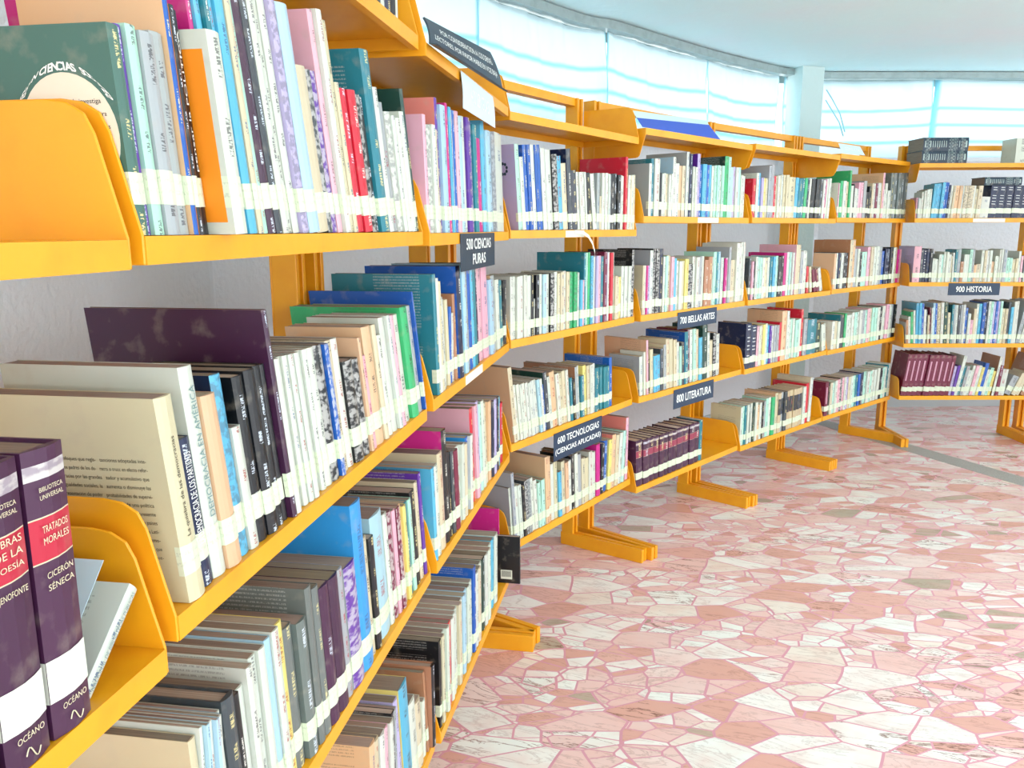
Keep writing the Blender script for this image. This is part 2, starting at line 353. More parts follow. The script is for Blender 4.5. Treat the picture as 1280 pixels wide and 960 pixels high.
def ribbon(pts, z0, z1, off0, off1):
    """solid band following pts; off = distance behind (outside) the line"""
    mb = MB(); n = len(pts)
    nor = []
    for i in range(n):
        a = Vector(pts[max(i-1, 0)]); b = Vector(pts[min(i+1, n-1)]); d = (b-a).normalized(); nor.append(Vector((-d.y, d.x)))
    A = [(Vector(pts[i])+nor[i]*off0) for i in range(n)]; B = [(Vector(pts[i])+nor[i]*off1) for i in range(n)]
    for i in range(n-1):
        a, b, c, d = A[i], A[i+1], B[i+1], B[i]
        mb.quad([(a.x, a.y, z0), (b.x, b.y, z0), (b.x, b.y, z1), (a.x, a.y, z1)])
        mb.quad([(d.x, d.y, z1), (c.x, c.y, z1), (c.x, c.y, z0), (d.x, d.y, z0)])
        mb.quad([(a.x, a.y, z1), (b.x, b.y, z1), (c.x, c.y, z1), (d.x, d.y, z1)])
        mb.quad([(d.x, d.y, z0), (c.x, c.y, z0), (b.x, b.y, z0), (a.x, a.y, z0)])
    for P, Q in ((A[0], B[0]), (A[-1], B[-1])):
        mb.quad([(P.x, P.y, z0), (P.x, P.y, z1), (Q.x, Q.y, z1), (Q.x, Q.y, z0)])
    return mb
struct('wall_left', ribbon(LW, 0, SILL-0.03, 0, 0.2).mesh('wall_left', [M['wall']]))
struct('wall_back', ribbon(FW, 0, SILL-0.03, 0, 0.2).mesh('wall_back', [M['wall']]))
struct('trim_1', ribbon(LW, SILL-0.03, SILL, -0.035, 0.2).mesh('trim_1', [M['wall']]))
struct('trim_2', ribbon(FW, SILL-0.03, SILL, -0.035, 0.2).mesh('trim_2', [M['wall']]))
struct('baseboard_left', ribbon(LW, 0, 0.085, -0.012, 0.001).mesh('baseboard_left', [M['base']]))
struct('baseboard_back', ribbon(FW, 0, 0.085, -0.012, 0.001).mesh('baseboard_back', [M['base']]))
# curtain rails at the ceiling
struct('trim_3', ribbon(LW, CZ-0.05, CZ-0.005, -0.03, 0.05).mesh('trim_3', [M['alu']]))
struct('trim_4', ribbon(FW, CZ-0.045, CZ-0.005, -0.03, 0.05).mesh('trim_4', [M['alu']]))
# window frames behind the curtains
def window(name, pts, step):
    mb = ribbon(pts, SILL, SILL+0.04, 0.11, 0.15); m2 = ribbon(pts, CZ-0.08, CZ, 0.11, 0.15)
    o = struct(name, mb.mesh(name, [M['alu']]))
    c = link('window_head', m2.mesh('window_head', [M['alu']]), o)
    return o
window('window_1', LW, 8); window('window_2', FW, 1)
m = MB(); m.quad([(-3, -3, 0), (9, -3, 0), (9, 6.4, 0), (-3, 6.4, 0)]); 
m = MB(); m.box(-3, 9, -3, 6.45, -0.1, 0.0); struct('floor', m.mesh('floor', [M['floor']]))
# grey strip set in the floor
u0, u1 = Vector(on_z(1132, 554)), Vector(on_z(1280, 597)); l0 = Vector(on_z(1120, 560)); dv = (u1-u0).normalized()
nv = Vector((-dv.y, dv.x)); wv = (l0-u0).dot(nv); A0 = u0-dv*0.9; B0 = u0+dv*5
m = MB(); q = [A0, B0, B0+nv*wv, A0+nv*wv]
if (q[1]-q[0]).cross(q[2]-q[1]) < 0: q = q[::-1]
m.prism([(p.x, p.y) for p in q], 'z', -0.001, 0.0012); struct('trim_5', m.mesh('trim_5', [M['grey_strip']], recalc=True))
m = MB(); m.box(-3, 9, -3, 6.45, CZ, CZ+0.15); struct('ceiling', m.mesh('ceiling', [M['ceil']]))
# pillar
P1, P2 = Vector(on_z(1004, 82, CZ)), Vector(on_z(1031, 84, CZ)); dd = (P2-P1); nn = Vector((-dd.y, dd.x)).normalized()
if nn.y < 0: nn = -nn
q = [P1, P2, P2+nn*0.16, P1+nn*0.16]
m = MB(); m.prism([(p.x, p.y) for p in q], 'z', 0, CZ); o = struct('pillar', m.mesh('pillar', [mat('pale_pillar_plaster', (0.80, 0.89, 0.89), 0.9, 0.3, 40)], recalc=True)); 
# curtains: panels of sheer cloth between seams
def curtain_strip(pts, label, group, seed):
    rn = random.Random(seed); rows = 28; n = len(pts); mb = MB()
    z0, z1 = SILL+0.005, CZ-0.048
    nor = []
    for i in range(n):
        a = Vector(pts[max(i-1, 0)]); b = Vector(pts[min(i+1, n-1)]); d = (b-a).normalized(); nor.append(Vector((-d.y, d.x)))
    hems = [0.20, 0.42, 0.63, 0.84]
    V = []
    for i in range(n):
        s = i/(n-1); sag = 4*s*(1-s)
        row = []
        for k in range(rows+1):
            v = k/rows; z = z0+(z1-z0)*v
            zz = z - 0.035*sag*(0.3+0.7*v)*(1 if k < rows else 0.3)
            pleat = 0.012*math.sin(s*9+seed)*(1-v)+0.008*math.sin(s*23+v*6+seed*2)+0.004*math.sin(s*61+v*3)
            p = Vector(pts[i])+nor[i]*(0.035+pleat)
            row.append((p.x, p.y, zz, v, s))
        V.append(row)
    cw = s2l((0.91, 0.965, 0.98)); cd = s2l((0.70, 0.90, 0.945))
    idx = {}
    for i in range(n):
        for k in range(rows+1):
            x, y, z, v, s = V[i][k]; idx[i, k] = len(mb.v); mb.v.append((x, y, z))
            hem = any(abs(v-h) < 0.017 for h in hems) or s < 0.008 or s > 0.992
            mb.col.append(cd if hem else cw); mb.ink.append((0, 0, 0)); mb.uvs.append((s, v, 0))
    for i in range(n-1):
        for k in range(rows): mb.f.append((idx[i, k], idx[i+1, k], idx[i+1, k+1], idx[i, k+1])); mb.m.append(0)
    me = mb.mesh('curtain', [M['curtain']], attrs=True)
    for p in me.polygons: p.use_smooth = True
    o = link('curtain', me); so = o.modifiers.new('thick', 'SOLIDIFY'); so.thickness = 0.0008
    return tag(o, label, 'curtain', group)
def resample(pts, n):
    L = [0]
    for a, b in zip(pts, pts[1:]): L.append(L[-1]+(Vector(b)-Vector(a)).length)
    out = []
    for i in range(n):
        s = L[-1]*i/(n-1); j = 0
        while j < len(L)-2 and L[j+1] < s: j += 1
        t = (s-L[j])/(L[j+1]-L[j]); out.append((pts[j][0]*(1-t)+pts[j+1][0]*t, pts[j][1]*(1-t)+pts[j+1][1]*t))
    return out
def seam_index(px):
    best = None
    for i, p in enumerate(LW):
        if p[1] < 1.2: continue
        x = pix((p[0], p[1], 2.2))[0]
        if best is None or abs(x-px) < best[0]: best = (abs(x-px), i)
    return best[1]
i590, i765, i892 = seam_index(590), seam_index(765), seam_index(892)
G = 'sheer white curtain panels over the high windows'
i0 = max(i590-11, 1)
curtain_strip(resample(LW[i0:i590+1], 70), 'sheer white curtain panel at the left, partly behind the black quiet sign', 'curtain', 1)['group'] = G
curtain_strip(resample(LW[i590:i765+1], 70), 'wide sheer white curtain panel right of the black quiet sign', 'curtain', 2)['group'] = G
curtain_strip(resample(LW[i765:i892+1], 60), 'sheer white curtain panel above the blue card on the shelf top', 'curtain', 3)['group'] = G
curtain_strip(resample(LW[i892:], 60), 'sheer white curtain panel just left of the white pillar', 'curtain', 4)['group'] = G
xs = tz(6, 1170, 130, -1.1)
seamx = (ray(1170, 130)*(6.11/ray(1170, 130).y)).x
CUR5 = curtain_strip(resample([(1.95, 6.0), (2.28, 6.11), (seamx, 6.12)], 70), 'sheer white curtain panel between the pillar and the hanging seam above the dark box volumes', 'curtain', 5); CUR5['group'] = G
curtain_strip(resample([(seamx, 6.12), (3.9, 6.14), (5.2, 6.18), (6.8, 6.10), (8.6, 5.8)], 200), 'sheer white curtain panel right of the seam, at the far right', 'curtain', 6)['group'] = G
# tied-back cord loops beside the pillar
def tube(pts, r, n=6):
    mb = MB(); P = [Vector(p) for p in pts]; rings = []
    for i, p in enumerate(P):
        d = (P[min(i+1, len(P)-1)]-P[max(i-1, 0)]).normalized(); a = d.orthogonal().normalized(); b = d.cross(a)
        rings.append([tuple(p+a*(r*math.cos(2*math.pi*k/n))+b*(r*math.sin(2*math.pi*k/n))) for k in range(n)])
    for r0, r1 in zip(rings, rings[1:]):
        for k in range(n): mb.quad([r0[k], r0[(k+1) % n], r1[(k+1) % n], r1[k]])
    mb.quad(rings[0][::-1]); mb.quad(rings[-1]); return mb
def at_y(x, y, Y): r = ray(x, y); k = Y/r.y; return (r.x*k, Y, CH+r.z*k)
M['cord'] = mat('pale_blue_cord', (0.62, 0.82, 0.88), 0.6)
for pts_, lb in (([(1033, 112), (1041, 125), (1050, 142), (1056, 165)], 'pale curtain cord hanging in a curve right of the pillar, the outer one'), ([(1032, 125), (1040, 138), (1049, 153), (1054, 170)], 'pale curtain cord hanging in a curve right of the pillar, the inner one')):
    q = [at_y(x, y, 6.0) for x, y in pts_]
    link('curtain_cord', tube(q, 0.004).mesh('curtain_cord', [M['cord']]), CUR5)

# ------------------------------------------------------------------ shelving units
UN = {-1: ('nearest shelving unit, cropped by the left edge of the photo', 'the cropped leftmost unit'), 0: ('large near shelving unit holding the worn purple hardback', 'the purple-hardback unit'),
      1: ('steep-angled shelving unit that carries the 500 science sign and black quiet sign', 'the 500-sign unit'), 2: ('shelving unit that carries the 600 technology sign', 'the 600-sign unit'),
      3: ('shelving unit with the 700 and 800 signs and blue card on top', 'the 700-sign unit'), 4: ('shelving unit just right of the 700 and 800 signs', 'the unit right of 800 sign'),
      5: ('last shelving unit before the corner, with pale notice on top', 'the last unit before corner'), 6: ('far right shelving unit that carries the 900 history sign', 'the 900-sign unit'), 7: ('next unit right of the 900 sign, only its post in frame', 'the unit beyond')}
def plate_pts(down):
    if not down:
        return [(0, 0), (0.0, 0.026), (0.022, 0.112), (0.030, 0.128), (0.045, 0.137), (0.065, 0.140), (SD, 0.140), (SD, 0)]
    return [(0, LIP), (SD, LIP), (SD, -0.085), (0.045, -0.085), (0.033, -0.082), (0.026, -0.074), (0.0, 0.0)][::-1]
def shelf_mesh(W):
    mb = MB(); e = 0.0035
    mb.box(e, W-e, 0.0, SD, LIP-0.003, LIP); mb.box(e, W-e, 0.0, 0.003, 0, LIP-0.003); mb.box(e, W-e, SD-0.003, SD, 0, LIP-0.003)
    mb.box(e, W-e, 0.003, 0.014, 0, 0.0025)
    return mb.mesh('shelf', [M['paint']])
for b, (bx, by, ba, W, lv, top, down) in BAY.items():
    root = bpy.data.objects.new('shelving_unit', None); COL.objects.link(root); root.matrix_world = bmat(b); root.empty_display_size = 0.1
    tag(root, UN[b][0]+', orange-yellow enamel', 'bookshelf', 'orange-yellow steel shelving units along the curved wall')
    sm = shelf_mesh(W)
    for z, dn in [(z, False) for z in lv]+[(top, down)]:
        s = link('shelf', sm, root, Matrix.Translation((0, 0, z)))
        for x0 in (0.0, W-0.0032):
            mp = MB(); mp.prism(plate_pts(dn), 'x', x0, x0+0.0032); pl = link('end_plate', mp.mesh('end_plate', [M['paint']], recalc=True), s)
            bevel(pl, 0.001, 1)
    PT = 1.867
    for x0 in (0.001, W-0.046):
        mb = MB(); x1 = x0+0.045; y0, y1 = SD+0.002, SD+0.058
        mb.box(x0, x1, y1-0.004, y1, 0.055, PT); mb.box(x0, x0+0.014, y0, y1-0.004, 0.055, PT); mb.box(x1-0.014, x1, y0, y1-0.004, 0.055, PT)
        mb.box(x0+0.014, x1-0.014, y0+0.02, y1-0.004, 0.055, PT)
        p = link('post', mb.mesh('post', [M['paint']]), root); bevel(p, 0.001, 1)
        mf = MB(); mf.box(x0-0.001, x0+0.0185, -0.085, y1+0.004, 0.0, 0.056); mf.box(x0+0.0265, x0+0.046, -0.085, y1+0.004, 0.0, 0.056); mf.box(x0+0.0185, x0+0.0265, -0.079, y1, 0.004, 0.050)
        fo = link('foot', mf.mesh('foot', [M['paint']]), root); bevel(fo, 0.002, 2)
    mr = MB(); mr.box(0.046, W-0.046, SD+0.014, SD+0.052, PT-0.030, PT); link('top_rail', mr.mesh('top_rail', [M['paint']]), root)
# ------------------------------------------------------------------ books
CN = {  # code: (sRGB, name, is dark)
 'w': ((0.84, 0.87, 0.82), 'white', 0), 'c': ((0.84, 0.80, 0.67), 'cream', 0), 'k': ((0.07, 0.09, 0.11), 'black', 1), 'n': ((0.06, 0.13, 0.27), 'navy', 1),
 'b': ((0.08, 0.36, 0.72), 'blue', 1), 's': ((0.35, 0.72, 0.86), 'sky-blue', 0), 't': ((0.13, 0.50, 0.56), 'teal', 1), 'g': ((0.20, 0.72, 0.45), 'green', 0),
 'm': ((0.70, 0.90, 0.82), 'mint', 0), 'd': ((0.10, 0.26, 0.22), 'dark green', 1), 'r': ((0.82, 0.10, 0.20), 'red', 1), 'p': ((0.92, 0.70, 0.76), 'pink', 0),
 'f': ((0.80, 0.12, 0.52), 'magenta', 1), 'v': ((0.38, 0.18, 0.62), 'violet', 1), 'l': ((0.74, 0.70, 0.86), 'lavender', 0), 'o': ((0.94, 0.60, 0.10), 'orange', 0),
 'y': ((0.93, 0.88, 0.50), 'pale yellow', 0), 'a': ((0.90, 0.74, 0.58), 'peach', 0), 'e': ((0.66, 0.69, 0.70), 'grey', 0), 'q': ((0.25, 0.28, 0.31), 'dark grey', 1),
 'u': ((0.45, 0.07, 0.22), 'burgundy', 1), 'x': ((0.27, 0.12, 0.25), 'dark purple', 1), 'h': ((0.70, 0.50, 0.37), 'brown', 1), 'z': ((0.68, 0.83, 0.90), 'pale blue', 0),
 'E': ((0.42, 0.46, 0.45), 'grey-green', 1), 'B': ((0.18, 0.62, 0.90), 'bright blue', 0), 'S': ((0.93, 0.55, 0.50), 'salmon', 0), 'T': ((0.26, 0.44, 0.39), 'grey-teal', 1)}
ROWS = {}
ROWS[0, 0] = """T174,22KD.165 v196.5,27 m204.6,27 e217,36 e233,36 b:a248,-12 k254.7,3:o k264,10L-.04 w274,38O.022QD.165 f290,-25D.2 s298,-20L-.06 t305,-20 s311,-20 s318,-18 c328,-18 m338,-10L-.09 x344,-32L-.1 q354,-26
 w362,-12 w370,-8 w377,-8 l385,0M z393,6 c406,82 q420,88M v426,90M p432,15D.19 w438,15 c444,28 c449,104 r454,111 r462,113 k471,119M k476,122 t481,63D.19 w491,110 e496,128 w504,140M w510,145 w514,148 w519,140 d524,112:dD.2 |528"""
ROWS[1, 0] = """p538,142 q542,155M w545,155M w550,155 c554,161 v557,121:S z560,130 f566,128 s569,133 w572,136 b575,137 p578,138 z582,144 w586,144 v590,146 v594,150M t598,155 w602,160 f605,172 s609,150 z613,163 z617,162 e622,164M w626,164 |634.5"""
ROWS[2, 0] = """m:l650.5,180L-.1D.19 w655.5,196L-.1 b660,181 b664.5,181 w669,181 b674,181 b678,181L-.1 w683,185 w688,187 k694.6,193M s701,195L-.1 c708,204 q714,186:n q719.5,213 w725.6,215 w729,215 w732.3,215 w735.7,215 k739,216L-.16 w744.6,217
 e:e749,216L0D.17 c752.5,245L0D.12 w755,216L0 w758.5 w762 e764 k765.6,217 k769.4 k773.2 w777.2,219 w779.6 r781.6,196D.2H w784.6,219L.03 c787.4 w790.2 c793 |796"""
ROWS[3, 0] = """w:e812,204D.2 t815.6,198 w819,198 k825.4,216 w828.2,217 w831 c834 w836.5 w839,217L.03 w841.4,196L0:z w845,204 a849.4,207 c853,207 w857,190D.2:e w860.3,208 n862.6,192 w866,208 w868.6 l:v871.3,192 b875,206 s878,205 s881 b884 s887,206 w890 m893 m896 w899 m902,207
 g:d905,195D.2 m910,196 m913.4,209 l916.6 w919 m922 w926,219 w929 |932"""
ROWS[4, 0] = """r941,223D.2 w945,216 s948.2,216 l951,222 y954 c957 e959.5,207D.2 e962.7,206 r966.4,220 c969,220 w971.5 c974 w976.5 c979 c981.6 c985.4,221 s993.6,222L.05 t997.6 t1001 g1004.6 n1008,223 w1011 k1013.6,224H k1018.6,224H q1023.6 w1027 f1029.8 w1032 w1034.6 |1037.5"""
ROWS[5, 0] = """w1043,228 f1045.4,229 w1047.5 g1050,226 w1053,226 c1056.6,227 g1060.4,213:gD.2 w1062.4,232 k1065.4,230 w1067.4,235 w1070 p1073,228 p1075.6 e1078.4,226 k1082,240 k1085.6,233 c1088.6,229 w1091 u1093.6,229 w1097 p:a1101,216D.22 w1103.4,237 w1106,229 w1109,238 E1112.6,216H E1116.5,216H E1120.4,216H E1124.4,216H E1128.4,216H |1132"""
ROWS[6, 0] = """p1145,247 e1146.6,247 w1148.4,248 w1151,240 w1153.6,238 w1156.4,237:k w1160,236 s1163.4,230L.04 s1166.8 s1170 s1173.6,228 b1177.4 b1180.6 n1182.6,231 w1185,232 c1188 a1191,232 a1196,232 w1200 c1201.8,232M c1207,232M w1213.6,232 c1216.4,236 c1219.4,232 w1225,246:n
 n1235.4,232H n1245,232H n1254.6,232H n1264.2,232H n1273.8,232H n1283.4,232H n1293,232H w1303,236 w1306 c1310 |1314"""
ROWS[0, 1] = """c240@741,500:cOKD.21 n261@736,553D.12 w278@736,461D.20 a294@730,497D.15 s:n306@657,471M w319@657,536D.12 k326@602,473:k k339@602,465 k352@602,459 k361@602,457 x367@602,388:xD.25 w373@602,450 w379@602,448 w385@602,446 w391@602,444 w397@602,442 w403@602,440 w409@602,438 w415@602,436
 k420@553,433M b430@553,431M c435@553,427 w442@553,425 k450@553,453M k461@553,450M a468@553,423 p471@540,446 a476@540,410 c486@540,407 w491@540,420 w497@540,398 w503@540,395 p507@540,395 w511@540,395 g518@507,385D.22 e526@507,383D.2 b531@490,365:bD.215O.004 w539@450,348:t |545@450"""
ROWS[1, 1] = """t549,343:tD.22 w553,348D.21 c556,352 w559,372 w562,375 c565,375 b568,384 w570.6,392 h574,368 n577,333:bD.22 s582,332 z585 e588.6,332 b591.6 s595 t598 n601.4,333 p604,332 p609.4,332 z616,350 e:a620.6,345 w624.6,350 t628.4,351 k633,351 |636.5"""
ROWS[2, 1] = """w640,346 w644,346 w648,346 w652.4 w656.8 w661 k665.4,344 w669.6,374 k672.6,344 w677,343 z681 w685,343 k689.4,342M w694.4 c698.4,342 c702 w706 c709.6 g713.8,340M g718.6,340M w723 s726.6,350 p729.6 t:t732.4,316HD.2 m735 g737.4 s740,320M w743 l746.4,320 p749 t752 u755.4,315 l759.4 w761.6 r763.8,316 w767 c769.6,345 c772.6,347 y775.4 w778.6,333 w782 w786 k:k789.6,312MD.2 |794"""
ROWS[3, 1] = """c804.4,332 w807,332 f808.8,332 l811,332M w813.6,313:e k817.6,311M k821,311M n825.4,311 w829.4,321 m832 c835 p839,321 s842.6,323 w846,326 w849.4 c853 y856,324 k860.4,330M w866.4,321 w870 e873.6 w877 h880.4,325 h885.4,321 w890:h m892,315 t895.6 z898 w901,322 m903.6 f905.6,323 w908.6 e910.6,309:e c913.4,325 c916.6 w919.6,304 w922.6 w925.6 w928.6 |931.4"""
ROWS[4, 1] = """q937,323 p939.4,327 k941.6,327 w944.4,321 m947.2 m950.4 w953.6 c956.6 w959.8 t962.6 s965.6 m968.8 k971.8,321 k975.6,320 f979.4,316:fD.2H w983.4,315 m986.4 e988.4 w990.6 c993,306:pD.21 c997,306 e999.4,314 w1003 w1006.4 r1010,333L-.22D.1 c1014,333 u1018.4,336L-.3 u1022,336 w1026,334L-.34 |1029.5"""
ROWS[5, 1] = """a1042,317 w1044.6 n1046.8,316 w1050 k1053.4,316D.17 k1056.6 c1060,300:hD.22 a1064 e1067.4,311 w1071 k1073.8,316 m1076.6 m1080 p1083.6,309 c1087 w1090.6 w1094 e1097.4 b1101.4,314 n1104.8,311 n1108 k1111.6,309 w1115 c1118 f1121,312 p1123.6 |1126.5"""
ROWS[6, 1] = """p:l1140,308D.21 q1149,312H n1152.8,312H n1156.6 k1160.4 w1164,323 w1166.4 w1169 w1172,318 m1175.6 w1178,315 w1181 w1184,318 c1187.4,320 w1189.6,316L-.06 t1192,312L0 e1195 h1199,327 w1203,318 w1206.6 m1210,312 e1213.6 a1216.6,331:h c1220,330 w1225,313 c1228.6 w1231.8 w1235,313 a1238.4,327 w1241.6,320 w1244.6 w1247.2,312 w1249.6
 e1252,312 m1256.4,322 m1260.4 c1264,324:m c1268 w1271,314 p1274,320 k1276.6 w1279.6 w1283 c1287 s1291 w1295 w1299 e1303 |1307"""
ROWS[0, 2] = """c255@950,930D.2 w264@940,912 z268.5@940,908 w273@940,904 z277.5@940,901 w282@940,898 z287@940,896 w291@940,894 q297@940,880HD.2 k313@940,872D.19 w320@940,866 w330@940,838D.2 w338.5@940,826D.2 w346.5@925,815D.2 z354@910,803D.2 w361@900,792D.2 y369@890,784D.2 E377@870,790D.19 E387@850,782D.19 E398@832,738D.21 E406@832,738D.21 x414@832,738D.21 x425@820,727D.21
 e436@800,715 v:e443@800,713M B457@797,634:BD.2 c469@780,676D.12 k475@764,675D.12 z481@764,650D.17 w493@700,645 u498@700,642M p502.5@700,640 u506.5@700M a510.5@700 y514@700,634 t517.5@695,630 m521@690,626 k524.5@685,617D.17 c530@680,605 v534@680,593:v |540@680"""
ROWS[1, 2] = """s546,588 w550.4,585 c556,569D.17 k:f562,540D.2 k567.4,566 q570.4,565 u573.6,565 w578,560 w581.6,556 c584.6,556 b:B587.6,548D.17 w590.6,545 w593.4,545 r:p596.4,512 p599.6,508 l602.6 m605.6,506 w608.6 c611.6,505 a614.6 n617.4,503 l620,500 n622.8,498 s625.8,498 r629,505 |632"""
ROWS[2, 2] = """c:a641,458D.225L-.16 w649,480D.13L-.15 w652.6,479 w656.2 w659.8 w663.4,477 w667 w670.4,475 w674 z677.6,473 w680.8 b683.6,480 q:d686.4,464D.19 w691,470 a694.4,464 w700.6,466 c704.6 c708.6,463L-.13 w712.6 t715.8,472L-.1 k718.8,474 e:h721.8,458D.22 w725,457 t728.2,470L-.06 y732.4,457 c736,457 w739.4,456L-.04 w742.6
 t745.4,460H t749,460H t752.6,459H t756.2,459H t759.8,458H b763.4,447:bD.2 |767"""
ROWS[3, 2] = """w:e802.4,446D.15L-.06 w806.6,440 p:a809,425D.21 k811.6,450 c814.4,437 s818.4,445 s823,444 q827.6,436 e831.4,431:c c835,424 c839.4,424 c843.6,425 w847.6,428 m850.8,433 q853.6,428 t857,415:bD.2 u861.6,412 w864.6,412 m868,411 c871.6,412 s875,422 d879,406 w885,416 c888.4,426 k892.6,416M w896.6,418:k |901.5"""
ROWS[4, 2] = """n930.6,405H n937.8,407H p945.2,408 w948 c950.4 y953 w956 s958.6,407 v961.6 w964.4 e967.2,407 e970.2 r973.4,403 a976,389:aD.2 w982 w985,400 m988 w990.6 m993.4,400 w998 r1001,387:rD.2 e1004,399 t1008.6,400H d1019.4,404:dD.17 w1028,405L-.18 |1034"""
ROWS[5, 2] = """w1040,402 c1043.4 w1046.4,402 q1049.4,394:tD.2 g1054.4,392 w1057,394 w1060.4 w1063.8,391 m1067 w1070.4 w1073.6,388 e1077 m1080 p1083.4,386 c1086.6 m1089.6,385 m1092.8 w1096 k1099,383 w1102.4L.03 p1106,381 w1109.6 e1112.8L.05 k1115.6,381 w1118.6L.06 |1122.5"""
ROWS[6, 2] = """e1130,403L-.08 h1133,400 w1136,396 g1139,390 w1142,388 s1144.6,379L-.05D.2 s1148,379 b1151.4 w1154,387 q1157 c1159,394 u1161.4,385 w1163.6 z1165.8,379 b1168.6 c1171,379M w1175.4,378 d1179,378D.2 c1184.4,391 t1187.8,381L-.02 e1190.6 w1193.4 q1196 e1198.8 w1201.4 b1204.4,385L0 w1207.6,392 p1211,400 c1214.6,386 w1218,380 s1221 b1224.6,378 n1228.6 w1231.8 m1234.8 l1238 b1241 l1244 m1246.8
 c1249.8,386:k c1253.6,386 q1257,378 s1260,384 w1263.6,377 w1266.6 e1269.6L.15 w1274L.2 w1278 c1283 w1288 |1294"""
ROWS[1, 3] = """k554.0@921,803D.19 c556.9@914,797 w559.8@907,792 w:w562.7@900,786 r565.7@894,780 w568.6@887,775 w571.5@880,769 w574.4@873,763 c577.3@867,757 w580.2@860,752 z583.1@853,746 z586.0@846,740 w589.0@840,735 w591.9@833,729 b:b594.8@826,711D.19 w597.7@819,718 c600.6@813,712 w603.5@806,706 d606.4@799,700 w609.3@792,695 w612.3@786,689 w:c615.2@779,683 s:s618.1@772,678D.19L.03 w621.0@765,672 |624.5@757"""
ROWS[2, 3] = """w:e641.4,610D.16L-.1 e645,590 w648.6,607 w652.4,606 k656.8,607 q660.6,600M e664.6,598M w668.6,597 w672.4,600 m676.4,603 m680,600L-.06 a684.4,571:aD.2 a688.8,571 w692.6,580 c696.4 s700.6,590 c704.6,577 a709,578 w713,576 k717,570 w721,567 e725,568 c729,573 c733.4,573L-.04 w738,565 w742.4,566 f:f747,556D.17
 k:n751.6,556L.04D.17 b755.6,553 y760.6,551 a:S764.8,545D.17 c769.4,545 w773.6,543L.08 m777.6 q781,540 p783.6,523:SD.2L.1 |787"""
ROWS[3, 3] = """x796.6,552HRL-.05 x805,550HRL-.04 x812.6,548HRL-.03 x819.6,546HR x825.6,544HR x831.6,542HR x837,540HRL-.02 x842,539HR x847.6,536HR x855.4,534HR x863,531HR x869.6,529HRL0 t875,526 |879"""
ROWS[4, 3] = """w926,510:cD.17 m928.6 t931 w933.4 d936 w938.4 d941 w943.6 a946.4,507 w949.6,504 k952.4,503 e955,502 m957.6,499 w961 g964,497 c968,492:aD.18H a971.6,492H e975.4,491H q979.2,490H a983,489H a987,488H a991,487H a995,486H a999,485H w1003,484 r1006.6,480D.2 w1010.4,473:cD.2L.04 |1014"""
ROWS[5, 3] = """u1030.4,478H k1034.4,479 c1037 m1040 w1043,476 p1046,475 k1049.4,473M p1052.4 w1055 l1057.6,472 c1060.4 w1063 m1066,470 t1069,469 b1072,468 n1075,466 m1078.4 w1082,465L.04 m1085.4 w1088.6,463 w1092 w1095,461L.06 k1098,461 m1101 w1104 t1106.6,457L.08 w1109.4,455 |1112.5"""
ROWS[6, 3] = """u1125.6,443HL.12 u1132.6,443H u1139,443H u1145.4,443H u1153,444H u1160,444H u1167,444H u1174,445H u1181,445HL.13 l1186,458L.14D.13 v1189.4,457 w1193,445L.17 t:d1197,457 e1200 w1204,463 w1208,457 p1211.6,457 w1215.4,457 y1219,459 b1222.4,454 w1227,462 m1231,460 y1235,464 w1239.4,446:hL.13D.2 u1243.6,457L.1 w1248,462L.09 e1256,470L.42D.14 c1264,466L.42D.15 c1270,464L.4D.15 h:h1276,444L.1D.2 |1281"""
ROWS[0, 3] = """a468@958,935D.17 c475@955,930 w481@950,922 p487@940,912 w491@935,905 k495@915,893D.17 e499@925,890 l503@930,880 s:y508@925,865D.19 w518@920,884D.16 c526@915,883D.16 w533@912,878 h:h536@908,842D.235 |542@905"""

REX = re.compile(r'^([a-zA-Z])(?::([a-zA-Z]))?(-?[\d.]+)(?:@([\d.]+))?(?:,(-?[\d.]+))?(.*)$')
books = []
def parse(b, l, txt):
    zs = BAY[b][4][l]+LIP+0.0006; W = BAY[b][3]; out = []; L = 0.0; h_prev = 0.2
    toks = txt.split()
    def tof(x, y):
        if y is None: return t_at(b, x, zs)
        return tz(b, x, y)[0]
    for tk in toks:
        if tk[0] == '|':
            q = tk[1:].split('@'); out.append(('end', tof(float(q[0]), float(q[1]) if len(q) > 1 else None))); break
        mm = REX.match(tk)
        c, c2, x, y, yt, fl = mm.groups()
        k2 = re.search(r':([a-zA-Z])', fl)
        if k2: c2 = k2.group(1); fl = fl.replace(k2.group(0), '', 1)
        g = re.search(r'L(-?[\d.]+)', fl)
        if g: L = float(g.group(1)); fl = fl.replace(g.group(0), '')
        g = re.search(r'D([\d.]+)', fl); D = None
        if g: D = float(g.group(1)); fl = fl.replace(g.group(0), '')
        g = re.search(r'O([\d.]+)', fl); O = 0
        if g: O = float(g.group(1)); fl = fl.replace(g.group(0), '')
        t = tof(float(x), float(y) if y else None)
        if yt is not None: h = z_at(b, t, float(yt))-zs
        else: h = h_prev+R_.uniform(-0.004, 0.004)
        h = max(0.09, min(h, 0.325)); h_prev = h
        out.append(dict(b=b, l=l, c=c, c2=c2 or c, t=t, z=zs, h=h, D=D, O=O, L=L, fl=fl))
    return out
